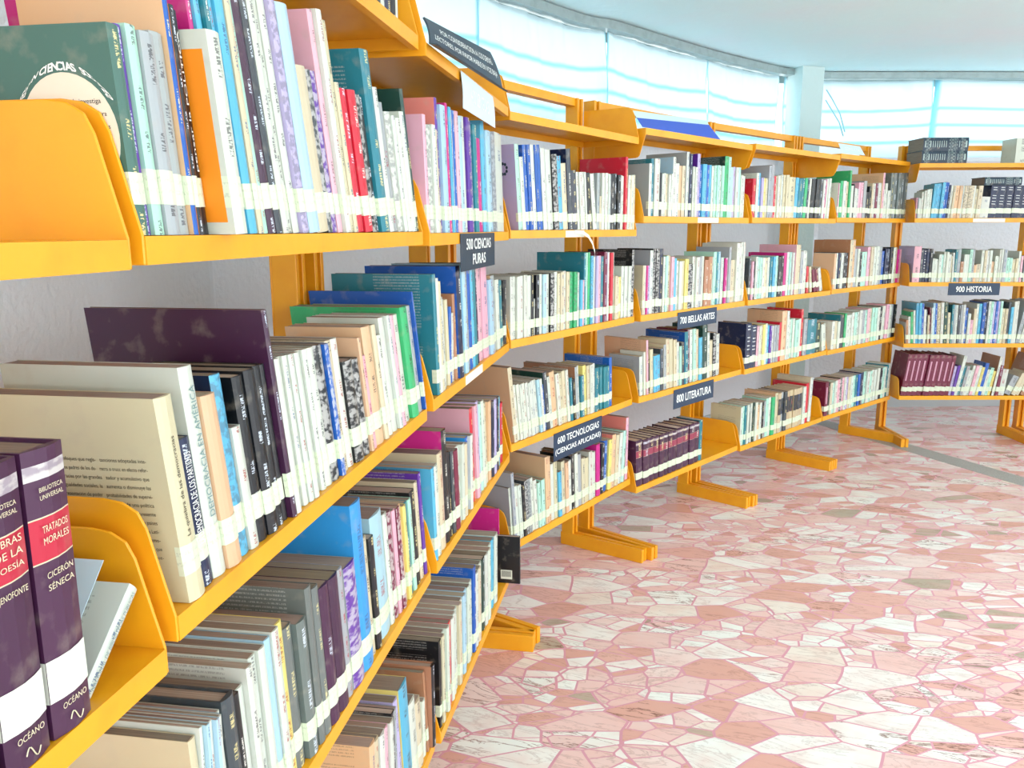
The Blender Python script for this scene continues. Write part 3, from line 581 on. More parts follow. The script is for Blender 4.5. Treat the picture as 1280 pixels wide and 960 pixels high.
for (b, l), txt in ROWS.items():
    r = parse(b, l, txt); W = BAY[b][3]
    lo, hi = 0.0045, W-0.0045-(0.028 if (b, l) == (0, 3) else 0.0)
    bs = [q for q in r if isinstance(q, dict)]; end = r[-1][1]
    for i, q in enumerate(bs):
        q['t'] = max(q['t'], lo)
    for i, q in enumerate(bs):
        nx = bs[i+1]['t'] if i+1 < len(bs) else end
        q['w'] = nx-q['t']-(0.0012 if nx-q['t'] > 0.008 else 0.0007)
    # keep everything between the end plates
    bs = [q for q in bs if q['t'] < hi-0.004]
    for i, q in enumerate(bs):
        q['w'] = max(0.0035, min(q['w'], hi-q['t']))
    # leaning neighbours must not cut through each other
    for i in range(1, len(bs)):
        q = bs[i]
        for p in bs[max(0, i-9):i][::-1]:
            hm = min(p['h'], q['h'])*1.0
            gap = (q['t']+q['L']*hm)-(p['t']+p['w']+p['L']*hm)-0.0003
            if gap < 0:
                if p is bs[i-1]:
                    cut = min(-gap, p['w']*0.35); p['w'] -= cut; gap += cut
                if gap < 0: q['L'] = q['L']-gap/hm
    if bs:
        q = bs[-1]; over = q['t']+q['w']+q['L']*q['h']-hi
        if q['L'] > 0 and over > 0 and q['t']+q['w'] > hi-0.03: q['L'] = max(0, q['L']-over/q['h'])
        q = bs[0]
        if q['L'] < 0 and q['t']+q['L']*min(q['h'], 0.13) < lo: q['t'] = lo-q['L']*min(q['h'], 0.135); q['w'] = max(0.004, (bs[1]['t']-q['t']-0.0004))
    for i, q in enumerate(bs):
        q['i'] = i; q['n'] = len(bs)
        hard = 'H' in q['fl']
        q['hard'] = hard
        if q['D'] is None: q['D'] = min(0.19, (0.70 if hard else 0.66)*q['h']+R_.uniform(-0.008, 0.008))
        q['D'] = max(0.085, min(q['D'], 0.238))
        if q['h'] > 0.26 and q['D'] < 0.15: q['D'] = 0.185
        q['off'] = -0.003-R_.uniform(0, 0.009)+q['O'] if not q['D'] > 0.2 else -0.003+q['O']
        # how large the spine shows in the frame
        x0, y0 = pix(bp(b, q['t'], 0, q['z'])); x1, _ = pix(bp(b, q['t']+q['w'], 0, q['z'])); _, yt = pix(bp(b, q['t'], 0, q['z']+q['h']))
        cx = max(0, min(1280, x1)-max(0, x0)); cy = max(0, min(960, y0)-max(0, yt))
        q['area'] = cx*cy+(cy*6 if q['D'] > 0.18 else 0)
    books += bs
for l in range(4):      # the unit beyond the right edge of the photograph
    t = 0.006; rr = random.Random(40+l)
    while t < 0.87:
        w_ = rr.uniform(0.009, 0.026); h = rr.uniform(0.18, 0.235)
        books.append(dict(b=7, l=l, c=rr.choice('wwcwkesmbtuplq'), c2='c', t=t, z=BAY[7][4][l]+LIP+0.0006, h=h, D=0.66*h, O=0, L=0.0, fl='', w=w_-0.001, hard=False, off=-0.008, area=0, i=0)); books[-1]['c2'] = books[-1]['c']; t += w_
books.sort(key=lambda q: -q['area'])
vis = [q for q in books if q['area'] > 0]
NIND = 300
for k, q in enumerate(vis): q['ind'] = k < NIND

def jit(c, a=0.018):
    d = R_.uniform(-a, a); return tuple(max(0.01, min(0.99, v*0.94+d+R_.uniform(-a, a)*0.5)) for v in c)
def build_book(q, mc, mp, ml, xf):
    """adds one book to the cover, pages and sticker meshes; xf maps local points"""
    w_, h, D = q['w'], q['h'], q['D']; hard = q['hard']; th = 0.0026 if hard and w_ > 0.012 else 0.0007
    th = min(th, w_*0.2); ov = 0.003 if hard else 0.0004
    bul = min(0.004, w_*(0.16 if hard else 0.12))
    cs = s2l(jit(CN[q['c']][0] if not ('H' in q['fl'] and q['c'] == 'a') else (0.80, 0.72, 0.58))); cb = s2l(jit(CN[q['c2']][0])) if q['c2'] != q['c'] else cs
    dark = CN[q['c']][2]
    sty = 2 if 'M' in q['fl'] else (1 if R_.random() < 0.9 else 0)
    if sty == 2: ink = s2l((0.88, 0.88, 0.86)) if dark else s2l((0.25, 0.26, 0.30))
    elif dark: ink = s2l(R_.choice([(0.92, 0.92, 0.88), (0.9, 0.85, 0.6), (0.85, 0.9, 0.95)]))
    else: ink = s2l(R_.choice([(0.2, 0.2, 0.22), (0.25, 0.25, 0.3), (0.6, 0.15, 0.15), (0.15, 0.3, 0.5), (0.3, 0.3, 0.28)]))
    sd = R_.uniform(0, 50)
    n = 4; arc = []
    for k in range(n+1):
        s = k/n; arc.append((w_*s, -bul*math.sin(math.pi*s)+0.0004))
    outer = [(0, D)]+arc+[(w_, D)]
    inner = [(th, D)]+[(th+(w_-2*th)*k/n, th+0.0006) for k in range(n+1)]+[(w_-th, D)]
    N_ = len(outer); bands = [(0, h, cs, sty)]
    if 'R' in q['fl']:   # series binding with title block
        r_ = s2l((0.72, 0.14, 0.24) if 'X' in q['fl'] else (0.58, 0.20, 0.30)); g_ = s2l((0.80, 0.78, 0.66))
        bands = [(0, h*0.62, cs, 0), (h*0.62, h*0.625, g_, 0), (h*0.625, h*0.77, r_, 0 if 'X' in q['fl'] else 1), (h*0.77, h*0.775, g_, 0), (h*0.775, h*0.90, cs, 0 if 'X' in q['fl'] else 1), (h*0.90, h*0.95, s2l((0.62, 0.58, 0.62)), 2), (h*0.95, h, cs, 0)]
    elif hard and q['c'] in 'n' and q['b'] in (4, 6):
        g_ = s2l((0.78, 0.80, 0.80)); bands = []; z0 = 0
        for k, zc in enumerate((0.28, 0.42, 0.50, 0.60, 0.68, 0.86, 0.93)):
            bands += [(z0, h*zc, cs, 0), (h*zc, h*(zc+0.022), g_, 9)]; z0 = h*(zc+0.022)
        bands.append((z0, h, cs, 0))
    elif hard and q['c'] == 'u':
        bands = [(0, h*0.36, cs, 0), (h*0.36, h*0.84, s2l((0.78, 0.58, 0.66)), 8), (h*0.84, h, cs, 0)]
    elif hard and q['c'] in 'hqae' and q['b'] == 4 and q['l'] == 3:
        bands = [(0, h*0.45, cs, 0), (h*0.45, h*0.85, s2l((0.16, 0.18, 0.2)), 1), (h*0.85, h, cs, 0)]
    for k in range(N_-1):
        a, b2 = outer[k], outer[k+1]; spine = 1 <= k <= n
        if spine:
            u0, u1 = (k-1)/n, k/n
            for z0, z1, c_, st in bands:
                if st == 9: c_, st = (c_, 0) if k in (2, 3) else (cs, 0)
                if st == 8: c_, st = (c_, 0) if k == 2 else (cs, 0)
                mc.quad([xf(a[0], a[1], z0), xf(b2[0], b2[1], z0), xf(b2[0], b2[1], z1), xf(a[0], a[1], z1)], 0, c_, ink, [(u0, z0+sd, st), (u1, z0+sd, st), (u1, z1+sd, st), (u0, z1+sd, st)])
        else:
            st = 3 if (k == 0 and not hard and R3_.random() < 0.4 and 'K' not in q['fl']) else 0
            ik = s2l((0.3, 0.28, 0.25)) if not CN[q['c2']][2] else s2l((0.8, 0.8, 0.78))
            mc.quad([xf(a[0], a[1], 0), xf(b2[0], b2[1], 0), xf(b2[0], b2[1], h), xf(a[0], a[1], h)], 0, cb, ik, [(abs(a[1]), sd, st), (abs(b2[1]), sd, st), (abs(b2[1]), sd+h, st), (abs(a[1]), sd+h, st)])
        c, d = inner[k], inner[k+1]
        mc.quad([xf(d[0], d[1], 0), xf(c[0], c[1], 0), xf(c[0], c[1], h), xf(d[0], d[1], h)], 0, cb)
        mc.quad([xf(a[0], a[1], h), xf(b2[0], b2[1], h), xf(d[0], d[1], h), xf(c[0], c[1], h)], 0, cs if spine else cb)
        mc.quad([xf(c[0], c[1], 0), xf(d[0], d[1], 0), xf(b2[0], b2[1], 0), xf(a[0], a[1], 0)], 0, cs if spine else cb)
    for a, c in ((outer[0], inner[0]), (inner[-1], outer[-1])):
        mc.quad([xf(a[0], a[1], 0), xf(a[0], a[1], h), xf(c[0], c[1], h), xf(c[0], c[1], 0)], 0, cb)
    # page block
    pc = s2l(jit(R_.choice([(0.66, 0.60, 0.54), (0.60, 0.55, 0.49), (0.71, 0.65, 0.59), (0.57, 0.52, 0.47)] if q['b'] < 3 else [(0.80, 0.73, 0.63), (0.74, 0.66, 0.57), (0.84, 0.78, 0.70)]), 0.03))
    x0, x1, y0, y1, z0, z1 = th+0.0002, w_-th-0.0002, th+0.0012, D-ov-0.0004, ov, h-ov-0.0003
    C8 = [(x, y, z) for z in (z0, z1) for x, y in ((x0, y0), (x1, y0), (x1, y1), (x0, y1))]
    for f in ((0, 3, 2, 1), (4, 5, 6, 7), (0, 1, 5, 4), (1, 2, 6, 5), (2, 3, 7, 6), (3, 0, 4, 7)):
        mp.quad([xf(*C8[i]) for i in f], 1, pc, (0, 0, 0), [(C8[i][0]+sd, C8[i][1], C8[i][2]) for i in f])
    # call-number sticker
    if ml is not None and 'X' not in q['fl']:
        lz0 = 0.027+R_.uniform(-0.0015, 0.0015); lz1 = lz0+0.029+R_.uniform(-0.002, 0.002); e = 0.0004; wr = R_.uniform(0.004, 0.016)
        pts = [(-e, wr)]+[(x+(-e if i == 0 else (e if i == n else 0)), y-e) for i, (x, y) in enumerate(arc)]+[(w_+e, wr)]
        dist = 0
        for a, b2 in zip(pts, pts[1:]):
            dl = math.hypot(b2[0]-a[0], b2[1]-a[1])
            ml.quad([xf(a[0], a[1], lz0), xf(b2[0], b2[1], lz0), xf(b2[0], b2[1], lz1), xf(a[0], a[1], lz1)], 2, (1, 1, 1), (0, 0, 0), [(dist, 0, sd), (dist+dl, 0, sd), (dist+dl, 1, sd), (dist, 1, sd)])
            dist += dl

# ---- labels
ROWN = ['top row', 'second row', 'third row', 'bottom row']
ORD = ['first', 'second', 'third', 'fourth', 'fifth', 'sixth', 'seventh', 'eighth', 'ninth', 'tenth', '11th', '12th', '13th', '14th', '15th', '16th', '17th', '18th', '19th', '20th', '21st', '22nd', '23rd', '24th', '25th', '26th', '27th', '28th', '29th', '30th']
def desc(q):
    size = 'thick' if q['w'] > 0.032 else ('thin' if q['w'] < 0.013 else '')
    tall = 'tall' if q['h'] > 0.245 else ('short' if q['h'] < 0.165 else '')
    kind = 'hardback' if q['hard'] else 'paperback'
    mot = 'picture-spined' if 'M' in q['fl'] else ''
    return ' '.join(x for x in (tall or size, CN[q['c']][1], mot, kind) if x)
rowmap = {}
for q in books: rowmap.setdefault((q['b'], q['l']), []).append(q)
HAND = {(0, 1, 0): 'cream paperback with printed back cover facing us, first in second row of purple-hardback unit',
        (0, 1, 2): 'thick white paperback about democracy in America, torn at top, beside a dark blue one',
        (0, 1, 10): 'large worn dark purple hardback rising above the cream and black books',
        (0, 0, 0): 'grey-teal paperback with white oval of print on its cover, top row at left',
        (0, 0, 8): 'paperback with white-framed orange cover in the top row, beside black spines',
        (0, 3, 13): 'tall brown cardboard-covered volume near the right end of bottom row, purple-hardback unit'}
used = {}
def ranked(rows, q):
    same = [p for p in rows if desc(p) == desc(q)]
    return same.index(q), len(same)
for key, rows in rowmap.items():
    rows.sort(key=lambda q: q['i']); un = UN[key[0]][1]
    for q in rows:
        if not q.get('ind'): continue
        hk = (key[0], key[1], q['i'])
        if hk in HAND: lab = HAND[hk]
        else:
            k, n = ranked(rows, q); d = desc(q); rn = ROWN[key[1]]
            lf = CN[rows[q['i']-1]['c']][1] if q['i'] > 0 else None; rt = CN[rows[q['i']+1]['c']][1] if q['i'] < len(rows)-1 else None
            nb = f' between {lf} and {rt} ones' if lf and rt else (f' at the right end' if lf else ' at the left end')
            same_nb = [p for p in rows if desc(p) == d and (CN[rows[p['i']-1]['c']][1] if p['i'] > 0 else None) == lf and (CN[rows[p['i']+1]['c']][1] if p['i'] < len(rows)-1 else None) == rt]
            if n == 1: lab = f'{d}, only such one in {rn} of {un}'
            elif len(same_nb) == 1 and len((d+nb+rn+un).split()) <= 15: lab = f'{d}{nb}, {rn} of {un}'
            else: lab = f'{ORD[k]} {d} from the left in {rn} of {un}'
            ws = lab.split()
            if len(ws) > 16: lab = f'{ORD[k]} {d} from left, {rn}, {un}'
        q['label'] = lab; used[lab] = used.get(lab, 0)+1

MATS3 = [M['cover'], M['pages'], M['label']]
SHEAR = {(0, 0): 0.07, (0, 1): 0.10, (0, 2): 0.05, (0, 3): 0.04, (1, 0): 0.03, (1, 1): 0.03, (1, 2): 0.03}
def book_matrix(q):
    a = math.atan(q['L']); dz = q['w']*math.sin(a) if a > 0 else 0.0
    return bmat(q['b'], q['t'], q['off'], q['z']+dz) @ Matrix.Rotation(a, 4, 'Y')
stuff = MB(); roots = {}
for q in books:
    lab_on = True
    mw = book_matrix(q)
    if q.get('ind'):
        root = bpy.data.objects.new('book', None); COL.objects.link(root); root.matrix_world = mw; root.empty_display_size = 0.02
        tag(root, q['label'], 'book', f"books in the {ROWN[q['l']]} of {UN[q['b']][1]}")
        mc, mp, ml = MB(), MB(), MB(); sh = SHEAR.get((q['b'], q['l']), 0.0); idt = lambda x, y, z, sh=sh: (x, y+z*sh, z)
        build_book(q, mc, mp, ml, idt)
        for a_ in (mc, mp, ml): a_.m = [0]*len(a_.m)
        link('cover', mc.mesh('cover', [M['cover']], attrs=True), root)
        link('page_block', mp.mesh('page_block', [M['pages']], attrs=True), root)
        if ml.v: link('spine_sticker', ml.mesh('spine_sticker', [M['label']], attrs=True), root)
        roots[q['b'], q['l'], q['i']] = (root, q)
    else:
        xf = lambda x, y, z, mw=mw: tuple(mw @ Vector((x, y, z)))
        build_book(q, stuff, stuff, stuff, xf)
so = link('shelved_books', stuff.mesh('shelved_books', MATS3, attrs=True))
tag(so, 'the many small distant books filling the far rows of the shelving', 'books', None, 'stuff')
# ------------------------------------------------------------------ encyclopedia volumes and pamphlets on the nearest unit
RX90 = Matrix.Rotation(math.pi/2, 4, 'X')
def solo(b, t, z, w_, h, D, c, fl, label, cat='book', group=None, L=0.0, off=-0.004, c2=None, sticker=True, name='book'):
    q = dict(b=b, l=9, c=c, c2=c2 or c, t=t, z=z, h=h, D=D, O=0, L=L, fl=fl, w=w_, hard='H' in fl, off=off)
    root = bpy.data.objects.new(name, None); COL.objects.link(root); root.matrix_world = book_matrix(q); root.empty_display_size = 0.02
    tag(root, label, cat, group)
    mc, mp, ml = MB(), MB(), MB(); idt = lambda x, y, z: (x, y, z)
    build_book(q, mc, mp, ml if sticker else None, idt)
    for a_ in (mc, mp, ml): a_.m = [0]*len(a_.m)
    link('cover', mc.mesh('cover', [M['cover']], attrs=True), root)
    link('page_block', mp.mesh('page_block', [M['pages']], attrs=True), root)
    if ml.v: link('spine_sticker', ml.mesh('spine_sticker', [M['label']], attrs=True), root)
    return root, q
def printed(name, me, root, q, mtx):
    """lettering laid on a book: the mesh is moved into the book's own frame and follows the slant of its spine"""
    sh = SHEAR.get((q['b'], q['l']), 0.0)
    for v in me.vertices:
        c = mtx @ v.co; v.co = (c.x, c.y+sh*c.z, c.z)
    return link(name, me, root)
def on_spine(root, q, txt, zc, wd, ht, m_, x=None, align='fit', rot=0.0):
    me = text_mesh(txt, wd, ht, 0.0, 0.0, align, m_)
    bul = min(0.004, q['w']*(0.16 if q['hard'] else 0.12))
    return printed('lettering', me, root, q, Matrix.Translation((x if x is not None else q['w']/2, -bul-0.0002, zc)) @ RX90 @ Matrix.Rotation(rot, 4, 'Z'))
ZB = BAY[-1][4][1]+LIP+0.0006
encs = [(0.757, ('TRATADOS', 'MORALES'), ('CICERÓN', 'SÉNECA'), 'dark purple encyclopedia volume with red title block, right one, beside the leaning white book'),
        (0.7105, ('OBRAS', 'DE LA', 'POESÍA'), ('JENOFONTE',), 'dark purple encyclopedia volume cut by the left photo edge, red title block')]
for k in range(6):
    if k < 2: t0, red, low, lb = encs[k]
    else: t0, red, low, lb = 0.7105-0.047*(k-1), (), (), 'dark purple encyclopedia volume further left, beyond the photo edge'
    r, q = solo(-1, t0, ZB, 0.042, 0.226, 0.165, 'x', 'HRX', lb, 'book', 'dark purple encyclopedia volumes on the nearest unit')
    st = MB(); bul = 0.004
    st.quad([(-0.0005, 0.02, 0.030), (-0.0005, 0.0, 0.030), (-0.0005, 0.0, 0.064), (-0.0005, 0.02, 0.064)]); ar = [(0.042*i/4, -bul*math.sin(math.pi*i/4)-0.0003) for i in range(5)]
    for a_, b_ in zip(ar, ar[1:]): st.quad([(a_[0], a_[1], 0.030), (b_[0], b_[1], 0.030), (b_[0], b_[1], 0.064), (a_[0], a_[1], 0.064)])
    sk = link('spine_sticker', st.mesh('spine_sticker', [M['white_paper']]), r)
    if k < 2:
        for i, s in enumerate(red): on_spine(r, q, s, 0.166-i*0.009 if len(red) == 2 else 0.170-i*0.009, 0.026, 0.0055, M['gold_ink'])
        for i, s in enumerate(low): on_spine(r, q, s, 0.131-i*0.0095, 0.027, 0.0062, M['gold_ink'])
        on_spine(r, q, 'BIBLIOTECA', 0.196, 0.024, 0.0035, M['gold_ink']); on_spine(r, q, 'UNIVERSAL', 0.190, 0.024, 0.0035, M['gold_ink'])
        on_spine(r, q, 'OCÉANO', 0.0245, 0.026, 0.0062, M['gold_ink'])
        me = tube([(q['w']/2-0.007+0.014*s, -0.0045, 0.010+0.005*math.sin(s*6.3)) for s in [i/12 for i in range(13)]], 0.0005, 5).mesh('emblem', [M['gold_ink']])
        link('emblem', me, r)
# leaning white book and grey leaflet
r, q = solo(-1, 0.803, ZB, 0.014, 0.096, 0.105, 'w', 'X', 'white booklet on public libraries leaning beside the dark purple encyclopedia volumes', L=1.15, off=-0.014, sticker=False)
me = text_mesh('NACIONAL DE BIBLIOTECAS PÚBLICAS', 0.086, 0.006, 0, 0, 'fit', M['grey_ink'])
link('lettering', me, r, Matrix.Translation((q['w']/2, -0.0024, 0.048)) @ RX90 @ Matrix.Rotation(math.pi/2, 4, 'Z'))
lf = MB(); lf.box(0, 0.0008, 0, 0.10, 0, 0.122)
o = link('leaflet', lf.mesh('leaflet', [M['pale_paper']]), None, bmat(-1, 0.801, -0.045, ZB+0.001) @ Matrix.Rotation(math.atan(0.95), 4, 'Y'))
tag(o, 'pale grey leaflet leaning between the purple encyclopedia and the white booklet', 'leaflet')
ob = MB(); 
for a_ in ((0.03, 0.085, 0.085, 0.086), (0.03, 0.085, 0.105, 0.106), (0.03, 0.031, 0.085, 0.106), (0.084, 0.085, 0.085, 0.106)): ob.box(-0.0003, 0.0, a_[0], a_[1], a_[2], a_[3])
link('printed_frame', ob.mesh('printed_frame', [M['dark_ink']]), o)

# ------------------------------------------------------------------ printing on the large near books
def side_text(root, q, lines, y0, z0, dz, width, ht, m_, align='fit'):
    """lettering on the left cover (facing -x): text runs from the fore edge towards the spine"""
    out = None
    for i, s in enumerate(lines):
        me = text_mesh(s, width, ht, 0, 0, align, m_)
        B3 = Matrix(((0, 0, -1, -0.0004), (-1, 0, 0, y0), (0, 1, 0, z0-i*dz), (0, 0, 0, 1)))
        out = printed('lettering', me, root, q, B3)
    return out
r, q = roots[0, 0, 0]
me = MB(); cy, cz, rx, rz = 0.048, 0.084, 0.045, 0.052
ring = [(cy+rx*math.cos(a_/40*2*math.pi), cz+rz*math.sin(a_/40*2*math.pi)) for a_ in range(40)]
me.prism(ring, 'x', -0.0006, 0.0); printed('cover_oval', me.mesh('cover_oval', [M['cream_oval']], recalc=True), r, q, Matrix.Identity(4))
for i in range(15):
    zz = cz+rz-0.014-i*0.0105; hw = rx*math.sqrt(max(0, 1-((zz-cz)/rz)**2))*0.86
    if zz < 0.005 or hw < 0.006 or i == 0: continue
    s = ['La', 'gran materia de la investiga', 'ción que ahora presentamos, para', 'todos aquellos preocupados por las', 'diversas formas que adopta el poder', 'y el pueblo en su historia. El estudio de', 'los grupos, en el valle de', 'las ciudades y las explica', 'ciones que de ello se dan,', 'en busca del cambio', 'social, bajo de nuevas'][i % 11]
    mt = text_mesh(s, hw*2, 0.0052, 0, 0, 'fit', M['dark_ink'])
    printed('lettering', mt, r, q, Matrix(((0, 0, -1, -0.0009), (-1, 0, 0, cy), (0, 1, 0, zz), (0, 0, 0, 1))))
# arc title
arc_t = 'COLECCIÓN CIENCIAS SOCIALES'; ex, ez = rx+0.004, rz+0.005
tab = [0.0]; A_ = [math.radians(158-k*0.5) for k in range(251)]
for p_, q_ in zip(A_, A_[1:]): tab.append(tab[-1]+math.hypot(ex*(math.cos(q_)-math.cos(p_)), ez*(math.sin(q_)-math.sin(p_))))
for i, ch in enumerate(arc_t):
    if ch == ' ': continue
    g_ = tab[-1]*i/(len(arc_t)-1); k = min(range(len(tab)), key=lambda k: abs(tab[k]-g_)); a_ = A_[k]
    zz = cz+ez*math.sin(a_)
    mt = text_mesh(ch, 0.0042, 0.0072, 0, 0.03, 'h', M['white_ink'])
    ang = math.atan2(ez*math.cos(a_), ex*math.sin(a_))
    cx_, sx_ = math.cos(ang), math.sin(ang)
    # text x runs towards the spine (-y), text y up; turned clockwise by -ang
    R3 = Matrix(((0, 0, -1, -0.0006), (-cx_, sx_, 0, cy-ex*math.cos(a_)), (-sx_, cx_, 0, zz), (0, 0, 0, 1)))
    printed('lettering', mt, r, q, R3)
r, q = roots[0, 1, 0]
lines = ['Los enfoques que regís-   tanciones adoptadas inte-', 'ran. Los padres de los de-   racra o trucc en efecto refor-', 'mocracias por las grandes   zador y acumulativo que', 'desigualdades sociales, la   aumenta o disminuye las', 'representación de poder   probabilidades de supervi-', 'económico, la depender-   vencia de una política', 'cia de otros países, la   democrática. El presente', 'amenaza al orden ecomó-   análisis se aplica a países', 'co planteada por la inesta-   de Europa y América Lati-', 'ción del autor y la grata   na con regímenes demo-', 'rápida defensa de las gran-   cráticos competitivos que', 'según una experiencia   están en gobierno de nue-']
side_text(r, q, lines, 0.068, 0.142, 0.0088, 0.098, 0.0050, M['dark_ink'])
bc = MB(); yy = 0.030
for k in range(16):
    wv_ = 0.0006+0.0006*((k*7) % 3); bc.box(-0.0005, 0.0, yy, yy+wv_, 0.028, 0.046); yy += wv_+0.0008
printed('barcode', bc.mesh('barcode', [M['dark_ink']]), r, q, Matrix.Identity(4))
on_spine(r, q, 'La quiebra de las democracias', 0.115, 0.10, min(0.007, q['w']*0.5), M['dark_ink'], rot=math.pi/2)
for key, txt, m_ in (((0, 1, 2), 'DEMOCRACIA EN AMÉRICA', M['grey_ink']), ((0, 1, 1), 'LA DEMOCRACIA DE LOS PARTIDOS', M['white_ink']), ((0, 0, 7), 'pensar la POLÍTICA', M['white_ink'])):
    r, q = roots[key]
    on_spine(r, q, txt, q['h']*0.60, q['h']*0.62, q['w']*0.45, m_, rot=math.pi/2)
# orange panel on the white-framed cover
r, q = roots[0, 0, 8]
if q['c'] == 'w':
    ob = MB(); ob.box(-0.0005, 0.0, 0.007, q['D']-0.01, 0.012, q['h']-0.018); printed('cover_panel', ob.mesh('cover_panel', [M['orange_panel']]), r, q, Matrix.Identity(4))
# dark flower printed on the lavender cover
r, q = roots[2, 0, 0]
ob = MB()
for k in range(9):
    a_ = k*0.72; c0 = 0.045+0.013*math.cos(a_); z0 = q['h']*0.72+0.016*math.sin(a_)
    ob.prism([(c0+0.0045*math.cos(t_*math.pi/4), z0+0.005*math.sin(t_*math.pi/4)) for t_ in range(8)], 'x', -0.0005, 0.0)
link('printed_flower', ob.mesh('printed_flower', [M['slate']], recalc=True), r)

# ------------------------------------------------------------------ signs
def sign(name, b, px, lines, m_, ink, label, cat, off=-0.0035, depth=0.002, rel=0.3):
    """px: top-left and bottom-right pixel; hangs flat on the front of unit b"""
    t0, z1 = tz(b, px[0], px[1], -off); t1, z0 = tz(b, px[2], px[3], -off); w_, h = t1-t0, z1-z0
    root = link(name, None) if False else bpy.data.objects.new(name, None); COL.objects.link(root); root.matrix_world = bmat(b, t0, -off, z0)
    tag(root, label, cat)
    mb = MB(); mb.box(0, w_, 0, depth, 0, h); bd = link('board', mb.mesh('board', [m_]), root); bevel(bd, 0.0008, 1)
    n = len(lines)
    for i, (s, wf) in enumerate(lines):
        ht = h*rel; me = text_mesh(s, w_*wf, ht, 0.0, 0.012, 'fit', ink)
        zc = h*(1-(i+1)/(n+1)) if n > 1 else h/2
        if n > 1: zc = h/2+(0.5-i)*h*0.42
        link('lettering', me, root, Matrix.Translation((w_/2, -0.0003, zc)) @ RX90)
    return root
sign('shelf_sign', 1, (576, 292, 618.5, 331), [('500 CIENCIAS', 0.72), ('PURAS', 0.38)], M['slate'], M['white_ink'], 'dark slate sign reading 500 CIENCIAS PURAS hanging from the top book shelf', 'sign', rel=0.30)
sign('shelf_sign', 2, (692.5, 543, 752, 551), [('600 TECNOLOGIAS', 0.86), ('(CIENCIAS APLICADAS)', 0.94)], M['navy_sign'], M['white_ink'], 'dark blue sign reading 600 TECNOLOGIAS (CIENCIAS APLICADAS) on the third-row shelf edge', 'sign', rel=0.25)
sign('shelf_sign', 3, (847.5, 391, 895.5, 403.5), [('700 BELLAS ARTES', 0.88)], M['navy_sign'], M['white_ink'], 'dark blue sign reading 700 BELLAS ARTES above the 800 sign', 'sign', rel=0.42)
sign('shelf_sign', 3, (842.5, 488, 891.5, 496.5), [('800 LITERATURA', 0.86)], M['navy_sign'], M['white_ink'], 'dark blue sign reading 800 LITERATURA below the 700 sign', 'sign', rel=0.42)
sign('shelf_sign', 6, (1186, 354, 1249, 369), [('900 HISTORIA', 0.70)], M['navy_sign'], M['white_ink'], 'dark blue sign reading 900 HISTORIA at the far right', 'sign', rel=0.48)

def bent_sheet(name, corners, mats_, lines, ink, label, cat, th=0.002, bulge=0.0, lip=0.0, rel=0.2, group=None, ys=None):
    """corners: TL, TR, BR, BL in world space; lettering follows the sheet"""
    TL, TR, BR, BL = [Vector(c) for c in corners]
    nrm = (TR-TL).cross(BL-TL).normalized()
    if nrm.dot(Vector((0, 0, CH))-TL) < 0: nrm = -nrm
    def P(u, v, d=0):
        p = (TL*(1-u)+TR*u)*v+(BL*(1-u)+BR*u)*(1-v)
        k = bulge*math.sin(math.pi*v)
        if v < 0.12: k += lip*(0.12-v)/0.12
        return p+nrm*(k+d)
    root = bpy.data.objects.new(name, None); COL.objects.link(root); root.matrix_world = Matrix.Translation(BL); tag(root, label, cat, group)
    inv = Matrix.Translation(-BL); mb = MB(); nu, nv = 16, 14
    G = {}
    for side, d in ((0, 0), (1, -th)):
        for i in range(nu+1):
            for j in range(nv+1):
                G[side, i, j] = len(mb.v); p = P(i/nu, j/nv, d)-BL; mb.v.append(tuple(p)); mb.col.append((1, 1, 1)); mb.ink.append((0, 0, 0)); mb.uvs.append((0, 0, 0))
    def F(*k): mb.f.append(tuple(G[x] for x in k)); mb.m.append(0)
    for i in range(nu):
        for j in range(nv):
            F((0, i, j), (0, i+1, j), (0, i+1, j+1), (0, i, j+1)); F((1, i, j), (1, i, j+1), (1, i+1, j+1), (1, i+1, j))
        F((0, i, 0), (1, i, 0), (1, i+1, 0), (0, i+1, 0)); F((0, i, nv), (0, i+1, nv), (1, i+1, nv), (1, i, nv))
    for j in range(nv):
        F((0, 0, j), (0, 0, j+1), (1, 0, j+1), (1, 0, j)); F((0, nu, j), (1, nu, j), (1, nu, j+1), (0, nu, j+1))
    link('board', mb.mesh('board', [mats_], recalc=True), root)
    n = len(lines)
    for i, (s, u0, u1, vc, vh) in enumerate(lines):
        me = text_mesh(s, u1-u0, vh, 0, 0.0, 'fit', ink)
        for v in me.vertices:
            v.co = P((u0+u1)/2+v.co.x, vc+v.co.y, 0.0008)-BL
        link('lettering', me, root)
    return root
def tp(b, x, y, off): t, z = tz(b, x, y, off); return bp(b, t, off, z)
def onshelf(b, p): return (p[0], p[1], max(p[2], BAY[b][5]+LIP+0.006))
bent_sheet('quiet_sign', [tp(1, 530, 21, -0.035), tp(1, 613, 65, -0.035), tp(1, 629.5, 118, 0.016), tp(1, 538, 60, 0.012)], M['slate'],
           [('POR CONSIDERACION A LOS DEMAS', 0.13, 0.90, 0.66, 0.17), ('LECTORES, POR FAVOR HABLE EN VOZ BAJA', 0.05, 0.94, 0.36, 0.17)], M['white_ink'],
           'black curved plastic sign asking for quiet, propped on the top shelf above the 500 sign', 'sign', 0.004, 0.006, 0.015)
bent_sheet('paper_notice', [tp(1, 576, 88, 0.005), tp(1, 616, 121, 0.005), tp(1, 619, 160, 0.008), tp(1, 579, 135, 0.008)], M['pale_paper'],
           [('400 LENGUAS', 0.22, 0.78, 0.5, 0.4)], M['pale_ink'], 'pale plastic-covered notice with faint white letters hanging below the quiet sign', 'notice', 0.0008, 0.002)
